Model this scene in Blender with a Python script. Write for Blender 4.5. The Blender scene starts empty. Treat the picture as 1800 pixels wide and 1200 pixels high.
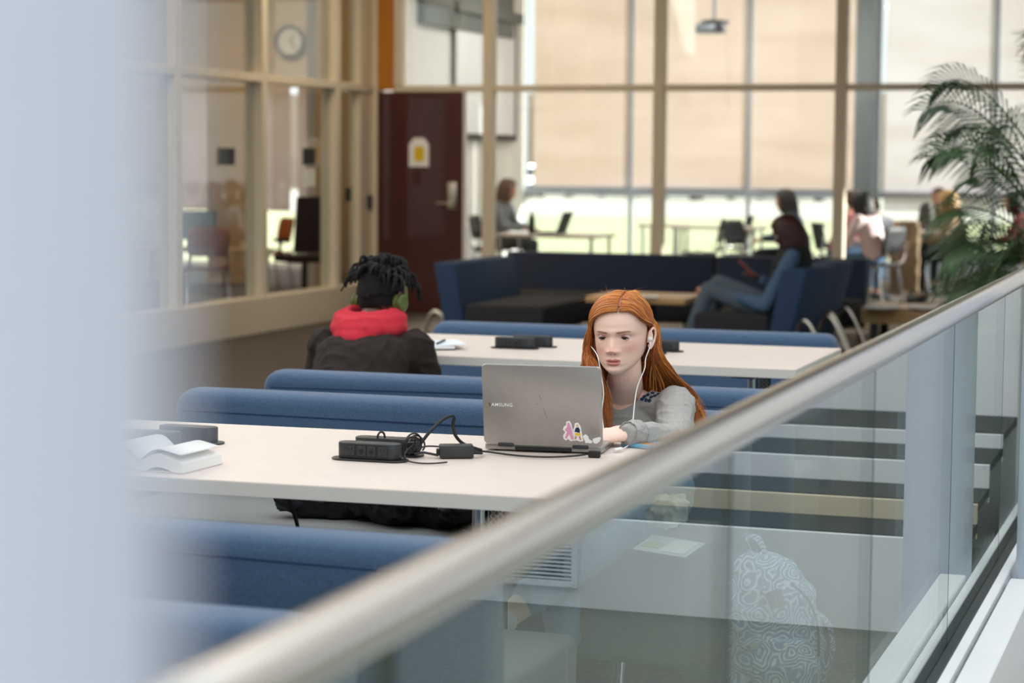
import bpy, bmesh, math, random
import numpy as np
from mathutils import Vector, Matrix, Quaternion, noise
random.seed(7)
PI = math.pi
S = bpy.context.scene
COL = S.collection

# ---------------------------------------------------------------- camera
F_PX = 3700.0
CAM = Vector((0, 0, 1.45))
_y, _p, _r = math.radians(18.75), math.radians(-4.87), math.radians(0.45)
FW = Vector((-math.sin(_y)*math.cos(_p), math.cos(_y)*math.cos(_p), math.sin(_p)))
_rt = Vector((math.cos(_y), math.sin(_y), 0)); _up = _rt.cross(FW)
RT = _rt*math.cos(_r) + _up*math.sin(_r); UP = _up*math.cos(_r) - _rt*math.sin(_r)
cd = bpy.data.cameras.new('camera'); cam = bpy.data.objects.new('camera', cd); COL.objects.link(cam)
cam.matrix_world = Matrix(((RT.x, UP.x, -FW.x, CAM.x), (RT.y, UP.y, -FW.y, CAM.y), (RT.z, UP.z, -FW.z, CAM.z), (0, 0, 0, 1)))
cd.sensor_width = 36; cd.lens = F_PX/1800*36; cd.clip_start = 0.05; cd.clip_end = 500
cd.dof.use_dof = True; cd.dof.focus_distance = 5.5; cd.dof.aperture_fstop = 3.4
S.camera = cam
def at(px, py, Y=None, z=None, X=None):
    """world point seen at a photograph pixel, on a plane of known Y, z or X"""
    v = FW + RT*((px-900)/F_PX) - UP*((py-600)/F_PX)
    t = Y/v.y if Y is not None else ((z-CAM.z)/v.z if z is not None else X/v.x)
    return CAM + v*t

# ---------------------------------------------------------------- light
S.view_settings.view_transform = 'Standard'; S.view_settings.look = 'None'
S.view_settings.gamma = 1; S.view_settings.use_curve_mapping = False
S.view_settings.exposure = 0.25
w = bpy.data.worlds.new('sky'); S.world = w; w.use_nodes = True
bg = w.node_tree.nodes['Background']; bg.inputs[0].default_value = (0.93, 0.97, 1.0, 1); bg.inputs[1].default_value = 1.5
sl = bpy.data.lights.new('sun', 'SUN'); sl.energy = 15; sl.angle = math.radians(1.0); sl.color = (1, 0.975, 0.95)
sun = bpy.data.objects.new('sun', sl); COL.objects.link(sun); sun.location = (20, 40, 30)
sun.rotation_euler = Vector((0.85, 0.35, 0.28)).to_track_quat('Z', 'Y').to_euler()

for (lx, ly, le, lcol) in ((-6.6, 12.6, 36, (1, .82, .6)), (-6.6, 16.4, 36, (1, .82, .6)), (-11, 17, 36, (1, .82, .6)), (-10.5, 20.5, 36, (1, .82, .6)), (-7.4, 21.4, 45, (1, .96, .92)), (-4.6, 21.4, 55, (1, .96, .92)), (-7.4, 24.6, 45, (1, .96, .92)), (-4.6, 24.6, 55, (1, .96, .92))):     # warm ceiling lights, plus paler unseen classroom lamps added to brighten walls and people
    al = bpy.data.lights.new('ceiling_and_fill_light', 'AREA'); al.shape = 'RECTANGLE'; al.size = 1.2; al.size_y = .6; al.energy = le; al.color = lcol
    ao = bpy.data.objects.new('ceiling_and_fill_light', al); COL.objects.link(ao); ao.location = (lx, ly, 3.86)

# ---------------------------------------------------------------- materials
def lin(h):
    if isinstance(h, str):
        h = h.lstrip('#'); h = tuple(int(h[i:i+2], 16)/255 for i in (0, 2, 4))
    return tuple(c/12.92 if c <= 0.04045 else ((c+0.055)/1.055)**2.4 for c in h)
MATS = {}
def mat(name, col, rough=0.6, metal=0, var=0.0, scale=30, bump=0.0, bscale=None, stretch=(1, 1, 1), spec=0.5, sheen=0, sss=0, col2=None, coat=0):
    m = bpy.data.materials.new(name); m.use_nodes = True; MATS[name] = m
    nt = m.node_tree; b = nt.nodes['Principled BSDF']; L = nt.links
    c = lin(col)
    b.inputs['Base Color'].default_value = (*c, 1); b.inputs['Roughness'].default_value = rough
    b.inputs['Metallic'].default_value = metal; b.inputs['Specular IOR Level'].default_value = spec
    if sheen: b.inputs['Sheen Weight'].default_value = sheen; b.inputs['Sheen Roughness'].default_value = 0.5
    if sss: b.inputs['Subsurface Weight'].default_value = sss; b.inputs['Subsurface Radius'].default_value = (1, .35, .2); b.inputs['Subsurface Scale'].default_value = .006
    if coat: b.inputs['Coat Weight'].default_value = coat
    if var or bump or col2:
        tc = nt.nodes.new('ShaderNodeTexCoord'); mp = nt.nodes.new('ShaderNodeMapping'); mp.inputs['Scale'].default_value = stretch
        L.new(tc.outputs['Object'], mp.inputs['Vector'])
    if var or col2:
        n = nt.nodes.new('ShaderNodeTexNoise'); n.inputs['Scale'].default_value = scale; n.inputs['Detail'].default_value = 4
        L.new(mp.outputs[0], n.inputs['Vector'])
        r = nt.nodes.new('ShaderNodeValToRGB'); r.color_ramp.elements[0].position = .32; r.color_ramp.elements[1].position = .68
        c2 = lin(col2) if col2 else tuple(min(1, x*(1+var)) for x in c)
        c1 = c if col2 else tuple(x*(1-var) for x in c)
        r.color_ramp.elements[0].color = (*c1, 1); r.color_ramp.elements[1].color = (*c2, 1)
        L.new(n.outputs['Fac'], r.inputs[0]); L.new(r.outputs[0], b.inputs['Base Color'])
    if bump:
        n2 = nt.nodes.new('ShaderNodeTexNoise'); n2.inputs['Scale'].default_value = bscale or scale; n2.inputs['Detail'].default_value = 3
        L.new(mp.outputs[0], n2.inputs['Vector'])
        bp = nt.nodes.new('ShaderNodeBump'); bp.inputs['Strength'].default_value = bump; bp.inputs['Distance'].default_value = .004
        L.new(n2.outputs['Fac'], bp.inputs['Height']); L.new(bp.outputs[0], b.inputs['Normal'])
    return m
def glass_mat(name, tint='F4FAF8', r0=0.04, power=5.0, rough=0.0):
    m = bpy.data.materials.new(name); m.use_nodes = True; MATS[name] = m
    nt = m.node_tree; nt.nodes.remove(nt.nodes['Principled BSDF']); out = nt.nodes['Material Output']; L = nt.links
    lw = nt.nodes.new('ShaderNodeLayerWeight'); lw.inputs['Blend'].default_value = .5
    p = nt.nodes.new('ShaderNodeMath'); p.operation = 'POWER'; p.inputs[1].default_value = power; L.new(lw.outputs['Facing'], p.inputs[0])
    q = nt.nodes.new('ShaderNodeMath'); q.operation = 'MULTIPLY_ADD'; q.inputs[1].default_value = 1-r0; q.inputs[2].default_value = r0; L.new(p.outputs[0], q.inputs[0])
    t = nt.nodes.new('ShaderNodeBsdfTransparent'); t.inputs[0].default_value = (*lin(tint), 1)
    g = nt.nodes.new('ShaderNodeBsdfGlossy'); g.inputs['Roughness'].default_value = rough; g.inputs[0].default_value = (.95, .98, .97, 1)
    mx = nt.nodes.new('ShaderNodeMixShader'); L.new(q.outputs[0], mx.inputs[0]); L.new(t.outputs[0], mx.inputs[1]); L.new(g.outputs[0], mx.inputs[2])
    L.new(mx.outputs[0], out.inputs[0]); return m
def blind_mat(name, col, tr):
    m = bpy.data.materials.new(name); m.use_nodes = True; MATS[name] = m
    nt = m.node_tree; nt.nodes.remove(nt.nodes['Principled BSDF']); out = nt.nodes['Material Output']; L = nt.links
    tc = nt.nodes.new('ShaderNodeTexCoord'); mp = nt.nodes.new('ShaderNodeMapping'); mp.inputs['Scale'].default_value = (.5, 1, 2.5); L.new(tc.outputs['Object'], mp.inputs[0])
    n = nt.nodes.new('ShaderNodeTexNoise'); n.inputs['Scale'].default_value = .9; n.inputs['Detail'].default_value = 3; L.new(mp.outputs[0], n.inputs[0])
    r = nt.nodes.new('ShaderNodeValToRGB'); c = lin(col); r.color_ramp.elements[0].position = .3; r.color_ramp.elements[1].position = .7
    r.color_ramp.elements[0].color = (c[0]*.9, c[1]*.88, c[2]*.84, 1); r.color_ramp.elements[1].color = (*c, 1); L.new(n.outputs['Fac'], r.inputs[0])
    d = nt.nodes.new('ShaderNodeBsdfDiffuse'); t = nt.nodes.new('ShaderNodeBsdfTranslucent')
    L.new(r.outputs[0], d.inputs[0]); L.new(r.outputs[0], t.inputs[0])
    mx = nt.nodes.new('ShaderNodeMixShader'); mx.inputs[0].default_value = tr; L.new(d.outputs[0], mx.inputs[1]); L.new(t.outputs[0], mx.inputs[2]); L.new(mx.outputs[0], out.inputs[0]); return m
def vcol_mat(name, rough=.5, sss=.12, spec=.4):
    m = mat(name, 'FFFFFF', rough, sss=sss, spec=spec); nt = m.node_tree
    a = nt.nodes.new('ShaderNodeVertexColor'); a.layer_name = 'Col'; nt.links.new(a.outputs[0], nt.nodes['Principled BSDF'].inputs['Base Color']); return m
mat('blue', '3F5B7A', .9, var=.22, scale=260, bump=.5, bscale=420, sheen=.25)
mat('navy', '18243A', .9, var=.2, scale=200, bump=.3, sheen=.1)
mat('lounge_blue_shaded', '2A4160', .9, var=.2, scale=200, bump=.3)  # booth blue deepened, puts the lounge's shade into the fabric colour
mat('piping', '1B3358', .9)
mat('seat_grey', '7E7F7E', .95, var=.16, scale=380, bump=.4, bscale=500)
mat('seat_dark', '2C2D31', .95, var=.15, scale=300, bump=.3)
mat('laminate', 'DCCFC6', .42, var=.02, scale=14, spec=.45)
mat('edge_band', 'DCD9D2', .45)
mat('frame_paint', 'D8CBB2', .5, var=.02, scale=5)
mat('white_paint', 'E9EAEC', .55, var=.015, scale=4)
mat('column_paint', 'CDD5E4', .5, var=.01, scale=4)
mat('wall_white', 'E6E4E0', .7, var=.02, scale=3)
mat('wall_tan', 'C2A47C', .7, var=.03, scale=3)
mat('wall_cream', 'E4D6C0', .7, var=.02, scale=3)
mat('wall_blocker_grey', '74726F', .8, var=.04, scale=2)  # dark grey of the added blocker walls, keeps their bounce low
mat('post_grey', '8A9398', .6)
mat('wall_ochre', 'B87414', .7)
mat('wall_grey', '6C726F', .7)
mat('ceiling_paint', 'D9D6D0', .8, var=.02, scale=4)
mat('carpet', '4A4037', .98, col2='615548', scale=9, bump=.6, bscale=300, stretch=(1, 9, 1))
mat('carpet_grey', '7E8079', .98, var=.12, scale=60, bump=.6, bscale=300)
mat('carpet_dark', '3E4444', .98, var=.15, scale=80, bump=.6, bscale=300)
mat('door_wood', '430F05', .45, var=.28, scale=5, stretch=(14, 14, .8), coat=.2)
mat('oak', 'C39F6C', .45, var=.15, scale=5, stretch=(1, 10, 10))
mat('steel', 'E0DAD2', .19, 1, var=.03, scale=3, stretch=(60, 1, 60))
mat('chrome', 'D8DADC', .16, 1)
mat('nickel', 'C9C2B4', .35, 1)
mat('dark_metal', '3B403E', .4, .6)
mat('aluminium', 'A9B4C2', .4, .7)
mat('window_frame_paint', 'BCC6D2', .5)
mat('black_plastic', '1A1C1E', .38, var=.05, scale=40)
mat('charcoal_plastic', '2B2E31', .42)
mat('socket_dark', '0C0D0E', .5)
mat('cable_black', '141516', .45)
mat('cable_white', 'ECECEC', .4)
mat('laptop_grey', 'A5A19C', .38, .55, var=.02, scale=60)
mat('laptop_rim', 'D6D8DE', .3, .6)
mat('keys', '1A1B1D', .5)
mat('paper', 'F4F3EF', .8, var=.01, scale=10)
mat('paper_edge', 'E4E1DA', .9, var=.06, scale=60, stretch=(.2, .2, 12))
mat('screen_white', 'E9EBEC', .7)
mat('ink', '1E1F22', .6)
mat('yellow_print', 'E7C21E', .6)
mat('glass_green', '6F8F86', .2)
mat('orange_plastic', 'B4652A', .5)
mat('dark_shell', '1D2024', .6)
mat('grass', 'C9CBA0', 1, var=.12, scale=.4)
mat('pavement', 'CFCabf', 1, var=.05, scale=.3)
mat('car_white', 'EDEDED', .3); mat('car_dark', '5A5E66', .3); mat('tyre', '222222', .9); mat('car_glass', '30363C', .1)
mat('brick_far', 'B7A697', .9, var=.08, scale=1)
glass_mat('rail_glass', 'EAF2F0', .05, 4.0); glass_mat('pane_glass', 'F3F5F3'); glass_mat('clear_plastic', 'F4F8F8', .06)
mat('glass_edge', '1D3832', .15, spec=.6)
blind_mat('blind', 'EBDFDB', .76); blind_mat('blind_sunlit', 'EEEAEF', .76)  # same blind fabric; the second tint has the sun's whitening painted in
mat('dark_gap', '17191A', .8)

mat('sticker_white', 'F3F2F0', .5); mat('sticker_pink', 'E39AB8', .5); mat('case_blue', '6FB0CE', .45); mat('case_pale', 'DDE6F0', .7)
mat('dot_orange', 'F08A1E', .5); mat('dot_yellow', 'F7C63A', .5); mat('dot_red', 'D8506A', .5)
mat('sleeve_pale', 'E3E9EB', .25)
mat('black_nylon', '15171C', .42, var=.1, scale=50); mat('patch_brown', '7A675C', .7)
glass_mat('sleeve_plastic', 'E9F0F1', .18, 3.0)
def paisley_mat():
    m = mat('paisley', 'F0F0F2', .9); nt = m.node_tree; L = nt.links; b = nt.nodes['Principled BSDF']
    tc = nt.nodes.new('ShaderNodeTexCoord'); nz = nt.nodes.new('ShaderNodeTexNoise'); nz.inputs['Scale'].default_value = 9
    L.new(tc.outputs['Object'], nz.inputs['Vector']); mx = nt.nodes.new('ShaderNodeMixRGB'); mx.blend_type = 'LINEAR_LIGHT'; mx.inputs[0].default_value = .04; L.new(tc.outputs['Object'], mx.inputs[1]); L.new(nz.outputs['Color'], mx.inputs[2])
    v = nt.nodes.new('ShaderNodeTexVoronoi'); v.inputs['Scale'].default_value = 17; L.new(mx.outputs[0], v.inputs['Vector'])
    s = nt.nodes.new('ShaderNodeMath'); s.operation = 'SINE'; k = nt.nodes.new('ShaderNodeMath'); k.operation = 'MULTIPLY'; k.inputs[1].default_value = 38; L.new(v.outputs['Distance'], k.inputs[0]); L.new(k.outputs[0], s.inputs[0])
    v2 = nt.nodes.new('ShaderNodeTexVoronoi'); v2.inputs['Scale'].default_value = 62; L.new(mx.outputs[0], v2.inputs['Vector'])
    ad = nt.nodes.new('ShaderNodeMath'); ad.operation = 'MULTIPLY_ADD'; ad.inputs[1].default_value = 1.6; L.new(v2.outputs['Distance'], ad.inputs[0]); L.new(s.outputs[0], ad.inputs[2])
    r = nt.nodes.new('ShaderNodeValToRGB'); r.color_ramp.interpolation = 'CONSTANT'; e = r.color_ramp.elements; e[0].position = 0; e[0].color = (*lin('EEF0F4'), 1); e[1].position = .52; e[1].color = (*lin('4F6FA0'), 1)
    q = e.new(.80); q.color = (*lin('EEF0F4'), 1); q = e.new(.9); q.color = (*lin('7F98BE'), 1); L.new(ad.outputs[0], r.inputs[0]); L.new(r.outputs[0], b.inputs['Base Color'])
paisley_mat()
# ---------------------------------------------------------------- mesh helpers
def new(): return bmesh.new()
def _xf(bm, vs, M):
    for v in vs: v.co = M @ v.co
def box(bm, c, s, rot=None, bev=0, seg=2):
    r = bmesh.ops.create_cube(bm, size=1); vs = r['verts']
    for v in vs: v.co = Vector((v.co.x*s[0], v.co.y*s[1], v.co.z*s[2]))
    if bev:
        es = list({e for v in vs for e in v.link_edges})
        rr = bmesh.ops.bevel(bm, geom=es, offset=bev, segments=seg, affect='EDGES', profile=.5); vs = list({v for f in rr['faces'] for v in f.verts} | {v for v in vs if v.is_valid})
    M = Matrix.Translation(Vector(c))
    if rot is not None: M = M @ (rot.to_4x4() if not isinstance(rot, (int, float)) else Matrix.Rotation(rot, 4, 'Z'))
    _xf(bm, vs, M); return vs
def b6(bm, x0, x1, y0, y1, z0, z1, bev=0, seg=2):
    return box(bm, ((x0+x1)/2, (y0+y1)/2, (z0+z1)/2), (abs(x1-x0), abs(y1-y0), abs(z1-z0)), None, bev, seg)
def frames(pts):
    pts = [Vector(p) for p in pts]; n = len(pts); T = []
    for i in range(n):
        t = pts[min(i+1, n-1)] - pts[max(i-1, 0)]; T.append(t.normalized() if t.length > 1e-9 else Vector((0, 0, 1)))
    a = Vector((0, 0, 1)) if abs(T[0].z) < .9 else Vector((1, 0, 0))
    N = [(a - T[0]*a.dot(T[0])).normalized()]
    for i in range(1, n):
        v = N[-1] - T[i]*N[-1].dot(T[i]); N.append(v.normalized() if v.length > 1e-9 else N[-1])
    return pts, T, N
def tube(bm, pts, r, n=8, caps=True, flat=1.0):
    pts, T, N = frames(pts); rings = []
    for i, p in enumerate(pts):
        rr = r(i/(len(pts)-1)) if callable(r) else (r[i] if isinstance(r, (list, tuple)) else r)
        B = T[i].cross(N[i])
        rings.append([bm.verts.new(p + (N[i]*math.cos(2*PI*k/n)*flat + B*math.sin(2*PI*k/n))*rr) for k in range(n)])
    for a, b in zip(rings, rings[1:]):
        for k in range(n): bm.faces.new((a[k], a[(k+1) % n], b[(k+1) % n], b[k]))
    if caps: bm.faces.new(rings[0][::-1]); bm.faces.new(rings[-1])
    return [v for q in rings for v in q]
def spline(pts, n=8):
    P = [Vector(p) for p in pts]; P = [P[0]*2-P[1]] + P + [P[-1]*2-P[-2]]; out = []
    for i in range(1, len(P)-2):
        for k in range(n):
            t = k/n; a, b, c, d = P[i-1], P[i], P[i+1], P[i+2]
            out.append(.5*((2*b)+(c-a)*t+(2*a-5*b+4*c-d)*t*t+(3*b-a-3*c+d)*t**3))
    out.append(P[-2]); return out
def cyl(bm, c, r, h, n=24, r2=None, bev=0):
    """vertical cylinder standing at c"""
    c = Vector(c); r2 = r if r2 is None else r2
    prof = [(r-bev, 0), (r, bev), (r2, h-bev), (r2-bev, h)] if bev else [(r, 0), (r2, h)]
    return lathe(bm, prof, c, n)
def lathe(bm, prof, c=(0, 0, 0), n=24, M=None):
    c = Vector(c); rings = []
    for (r, z) in prof: rings.append([bm.verts.new(c+Vector((r*math.cos(2*PI*k/n), r*math.sin(2*PI*k/n), z))) for k in range(n)])
    for a, b in zip(rings, rings[1:]):
        for k in range(n): bm.faces.new((a[k], a[(k+1) % n], b[(k+1) % n], b[k]))
    bm.faces.new(rings[0][::-1]); bm.faces.new(rings[-1])
    vs = [v for q in rings for v in q]
    if M is not None: _xf(bm, vs, M)
    return vs
def prism(bm, poly, h, M=None, bev=0, seg=2):
    """polygon in XY extruded by h along Z"""
    lo = [bm.verts.new((p[0], p[1], 0)) for p in poly]; hi = [bm.verts.new((p[0], p[1], h)) for p in poly]; n = len(poly)
    fs = [bm.faces.new(lo[::-1]), bm.faces.new(hi)]
    for k in range(n): fs.append(bm.faces.new((lo[k], lo[(k+1) % n], hi[(k+1) % n], hi[k])))
    vs = lo+hi
    if bev:
        es = list({e for f in fs[:2] for e in f.edges}); rr = bmesh.ops.bevel(bm, geom=es, offset=bev, segments=seg, affect='EDGES', profile=.5)
        vs = list({v for f in rr['faces'] for v in f.verts} | {v for v in vs if v.is_valid})
    if M is not None: _xf(bm, vs, M)
    return vs
def stadium(L, d, n=8):
    r = d/2; P = []
    for k in range(n+1): a = -PI/2+PI*k/n; P.append((L/2-r+r*math.cos(a), r*math.sin(a)))
    for k in range(n+1): a = PI/2+PI*k/n; P.append((-L/2+r+r*math.cos(a), r*math.sin(a)))
    return P
def rrect(w, h, r, n=4):
    P = []
    for cx, cy, a0 in ((w/2-r, h/2-r, 0), (-w/2+r, h/2-r, PI/2), (-w/2+r, -h/2+r, PI), (w/2-r, -h/2+r, 1.5*PI)):
        for k in range(n+1): a = a0+PI/2*k/n; P.append((cx+r*math.cos(a), cy+r*math.sin(a)))
    return P
def ball(bm, c, r, u=16, v=10, M=None):
    rr = bmesh.ops.create_uvsphere(bm, u_segments=u, v_segments=v, radius=1); s = (r, r, r) if isinstance(r, (int, float)) else r
    X = Matrix.Translation(Vector(c)) @ (M if M is not None else Matrix.Identity(4)) @ Matrix.Diagonal((*s, 1)); _xf(bm, rr['verts'], X); return rr['verts']
def wpt(o):
    return Matrix.Translation(o.location) @ Matrix.Rotation(o.rotation_euler.z, 4, 'Z') if o.parent is None else wpt(o.parent) @ Matrix.Translation(o.location)
def obj(name, bm, m, parent=None, world=False, smooth=True, ang=40):
    me = bm if isinstance(bm, bpy.types.Mesh) else bpy.data.meshes.new(name)
    if not isinstance(bm, bpy.types.Mesh):
        bmesh.ops.recalc_face_normals(bm, faces=bm.faces[:]); bm.to_mesh(me); bm.free()
    me.name = name
    if world and parent is not None: me.transform(wpt(parent).inverted())
    if m is not None:
        me.materials.clear()
        for q in (m if isinstance(m, (list, tuple)) else [m]): me.materials.append(MATS[q] if isinstance(q, str) else q)
    if smooth:
        me.shade_smooth()
        if ang and ang < 180: me.set_sharp_from_angle(angle=math.radians(ang))
    o = bpy.data.objects.new(name, me); COL.objects.link(o); o.parent = parent; return o
def tag(o, label, cat, group=None):
    o['label'] = label; o['category'] = cat
    if group: o['group'] = group
    return o
def thing(name, label, cat, loc=(0, 0, 0), rz=0, group=None):
    o = bpy.data.objects.new(name, None); COL.objects.link(o); o.location = loc; o.rotation_euler = (0, 0, rz); o.empty_display_size = .1
    return tag(o, label, cat, group)
def struct(name, bm=None, m=None, loc=None, label=None):
    o = obj(name, bm, m) if bm is not None else bpy.data.objects.new(name, None)
    if bm is None: COL.objects.link(o); o.location = loc or (0, 0, 0)
    o['kind'] = 'structure'
    if label: o['label'] = label
    return o
def dup(root, loc, rz, label=None):
    r = root.copy(); COL.objects.link(r); r.location = loc; r.rotation_euler = (0, 0, rz)
    if label: r['label'] = label
    def kids(a, b):
        for ch in list(a.children):
            c = ch.copy(); COL.objects.link(c); c.parent = b; kids(ch, c)
    kids(root, r); return r
# ================================================================ THE SETTING
YB = 18.61                       # glass partition at the back of the lounge
XL = -7.70                       # glass partition on the left
YW = 27.0                        # outside wall of the classroom behind the partition
def slab(name, x0, x1, y0, y1, z0, z1, m, label=None):
    bm = new(); b6(bm, x0, x1, y0, y1, z0, z1); o = struct(name, bm, m, label=label); return o
slab('floor', -15, 5, -3, YW+.2, -.2, 0, 'carpet', 'brown streaky carpet under tables and lounge')
slab('ceiling', -15, 5, 10.8, 22.7, 3.9, 4.1, 'ceiling_paint')
slab('ceiling_classroom', -9.14, 5, 22.7, YW+.2, 3.9, 4.1, 'ceiling_paint')
def bar(name, parent, m, x0, x1, y0, y1, z0, z1, bev=.004):
    bm = new(); b6(bm, x0, x1, y0, y1, z0, z1, bev, 1); return obj(name, bm, m, parent, world=True, smooth=False)
# ---- back glass partition
wb = struct('wall_back', loc=(-4, YB, 0), label='beige framed glass partition between lounge and classroom')
MX = [-6.56, -4.92, -3.27, -1.62, .03, 1.68, 3.33]
for x in MX: bar('mullion', wb, 'frame_paint', x-.05, x+.05, YB-.05, YB+.07, 0, 3.0)
bar('mullion', wb, 'frame_paint', -7.50, -7.42, YB-.05, YB+.07, 2.16, 3.0)
bar('transom', wb, 'frame_paint', -7.5, 5, YB-.04, YB+.06, 2.10, 2.16)
bar('head_rail', wb, 'frame_paint', -7.5, 5, YB-.05, YB+.07, 2.98, 3.06)
bar('bottom_rail', wb, 'frame_paint', -6.56, 5, YB-.05, YB+.07, 0, .1)
bar('bulkhead', wb, 'ceiling_paint', -7.66, 5, YB-.08, YB+.08, 3.06, 3.9)
bar('ochre_panel', wb, 'wall_ochre', -7.66, -7.5, YB-.06, YB+.08, 2.12, 3.06)
e = [-7.42]+MX+[5]
for i in range(len(e)-1):
    bar('glass_pane', wb, 'pane_glass', e[i]+.04, e[i+1]-.04, YB, YB+.008, 2.16, 2.98, 0)
    if i: bar('glass_pane', wb, 'pane_glass', e[i]+.05, e[i+1]-.05, YB, YB+.008, .1, 2.10, 0)
bar('glass_pane', wb, 'pane_glass', -6.76, -6.61, YB, YB+.008, .05, 2.10, 0)
bar('jamb', wb, 'frame_paint', -7.72, -7.66, YB-.06, YB+.08, 0, 3.06)
# ---- door
d1 = struct('door_1', loc=(-7.3, YB, 0), label='dark reddish wooden door with lever handle and notice')
bar('leaf', d1, 'door_wood', -7.66, -6.80, YB-.05, YB, .01, 2.10)
bar('edge_strip', d1, 'wall_white', -6.80, -6.775, YB-.05, YB, .01, 2.10)
bm = new(); b6(bm, -6.95, -6.86, YB-.062, YB-.05, 1.0, 1.26, .01); o = obj('lock_plate', bm, 'nickel', d1, world=True)
bm = new(); cyl(bm, (0, 0, 0), .028, .05, 16); _xf(bm, bm.verts, Matrix.Translation((-6.905, YB-.06, 1.06)) @ Matrix.Rotation(PI/2, 4, 'X'))
tube(bm, [(-6.905, YB-.105, 1.06), (-6.98, YB-.11, 1.06), (-7.04, YB-.1, 1.06)], .012, 8); obj('lever_handle', bm, 'nickel', d1, world=True)
bm = new(); prism(bm, [(-.10, -.13), (.10, -.13), (.10, .08), (.05, .14), (-.05, .14), (-.10, .08)], .004, Matrix.Translation((-7.24, YB-.05, 1.53)) @ Matrix.Rotation(PI/2, 4, 'X'))
o = obj('door_notice', bm, 'paper', d1, world=True, smooth=False)
bm = new(); prism(bm, rrect(.10, .14, .02), .003, Matrix.Translation((-7.235, YB-.054, 1.52)) @ Matrix.Rotation(PI/2, 4, 'X')); obj('printed_panel', bm, 'yellow_print', d1, world=True, smooth=False)
# ---- left glass partition
wl = struct('wall_left', loc=(XL, 14, 0), label='cream framed glass partition of the rooms on the left')
LY = [9.98, 11.53, 13.08, 14.63, 16.18, 17.73]
for y in LY: bar('mullion', wl, 'frame_paint', XL-.16, XL+.0, y-.05, y+.05, 0, 3.9)
bar('transom', wl, 'frame_paint', XL-.14, XL, 6, YB, 2.10, 2.17)
bar('sill', wl, 'frame_paint', XL-.16, XL+.02, 6, YB, 0, .30)
bar('head_rail', wl, 'frame_paint', XL-.16, XL, 6, YB, 3.05, 3.12)
bar('end_panel', wl, 'frame_paint', XL-.12, XL-.02, 18.28, YB, .3, 3.12)
e = [6]+LY+[18.28]
for i in range(len(e)-1):
    bar('glass_pane', wl, 'pane_glass', XL-.084, XL-.076, e[i]+.05, e[i+1]-(.05 if i < len(e)-2 else 0), .3, 2.10, 0)
    bar('glass_pane', wl, 'pane_glass', XL-.084, XL-.076, e[i]+.05, e[i+1]-(.05 if i < len(e)-2 else 0), 2.17, 3.05, 0)
bar('bulkhead', wl, 'wall_white', XL-.15, XL-.02, 6, YB, 3.12, 3.9)
# ---- room on the left
bm = new()
for a in ((-15, -12.1, 0, 3.9), (-9.9, -9.12, 0, 3.9), (-12.1, -9.9, 2.3, 3.9)): b6(bm, a[0], a[1], 22.5, 22.7, a[2], a[3])
struct('wall_left_room_far', bm, 'wall_cream')
bm = new(); b6(bm, -11.42, -10.80, 22.40, 22.49, 0, 3.9); struct('trim_5', bm, 'wall_tan', label='tan wall panel between the blinds of the left room')
slab('wall_left_room_outer', -15.2, -15, 3, 22.7, 0, 3.9, 'wall_tan')
bm = new(); prism(bm, [(-7.76, YB+.1), (-7.66, YB+.1), (-8.98, 20.25), (-9.08, 20.25)], 3.9); struct('wall_diagonal', bm, 'wall_tan')
# window with blinds at the far end of the left room
w2 = struct('window_2', loc=(-11, 22.5, 0), label='blind covered window deep in the left room')
bar('roller_blind', w2, 'blind', -10.78, -10.36, 22.44, 22.445, .86, 2.3, 0)
bar('roller_blind', w2, 'blind', -10.26, -9.9, 22.44, 22.445, .86, 2.3, 0)
bar('roller_blind', w2, 'blind', -12.1, -11.42, 22.44, 22.445, .86, 2.3, 0)
# ---- classroom shell
slab('wall_classroom_left', -9.14, -9.0, 20.2, YW, 0, 3.9, 'wall_white')
sf = slab('trim_1', -9.0, -8.9, 23.0, 26.2, 3.05, 3.9, 'wall_grey', 'grey soffit above the projection screen')
wo = struct('window_1', loc=(-3, YW, 0), label='tall window wall with metal mullions and roller blinds')
WX = [-9.0, -7.52, -5.93, -4.33, -2.80, -1.22, .36, 1.94, 3.52, 5.1]
for x in WX: bar('mullion', wo, 'window_frame_paint', x-(.1 if x == -4.33 else .03), x+(.1 if x == -4.33 else .03), YW-.02, YW+.005, 0, 3.9)
bar('rail', wo, 'window_frame_paint', -9, 5, YW-.01, YW+.09, 1.02, 1.12)
bar('sill', wo, 'window_frame_paint', -9, 5, YW-.03, YW+.12, 0, .22)
for i in range(len(WX)-1):
    x0, x1 = WX[i]+.03, WX[i+1]-.03
    bar('glass_pane', wo, 'pane_glass', x0, x1, YW+.006, YW+.012, .22, 1.02, 0)
    bar('glass_pane', wo, 'pane_glass', x0, x1, YW+.006, YW+.012, 1.12, 3.9, 0)
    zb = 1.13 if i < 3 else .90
    b = bar('roller_blind', wo, 'blind' if i < 3 else 'blind_sunlit', x0+(.10 if i in (0, ) else (.13 if i == 3 else 0)), x1, YW-.028, YW-.024, zb, 3.85, 0)
    bar('hem_bar', wo, 'window_frame_paint', x0+.12, x1-.02, YW-.034, YW-.021, zb-.025, zb)
bm = new(); b6(bm, -4.50, -4.27, YW-.45, YW-.22, 0, 3.9, .02); struct('trim_2', bm, 'post_grey', label='grey square post in front of the classroom blinds')
# ---- outside
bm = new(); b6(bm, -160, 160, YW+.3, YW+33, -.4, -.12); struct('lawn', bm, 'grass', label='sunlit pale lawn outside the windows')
bm = new(); b6(bm, -160, 160, YW+33, YW+140, -.4, -.13); struct('car_park', bm, 'pavement', label='pale paving beyond the lawn')
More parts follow.
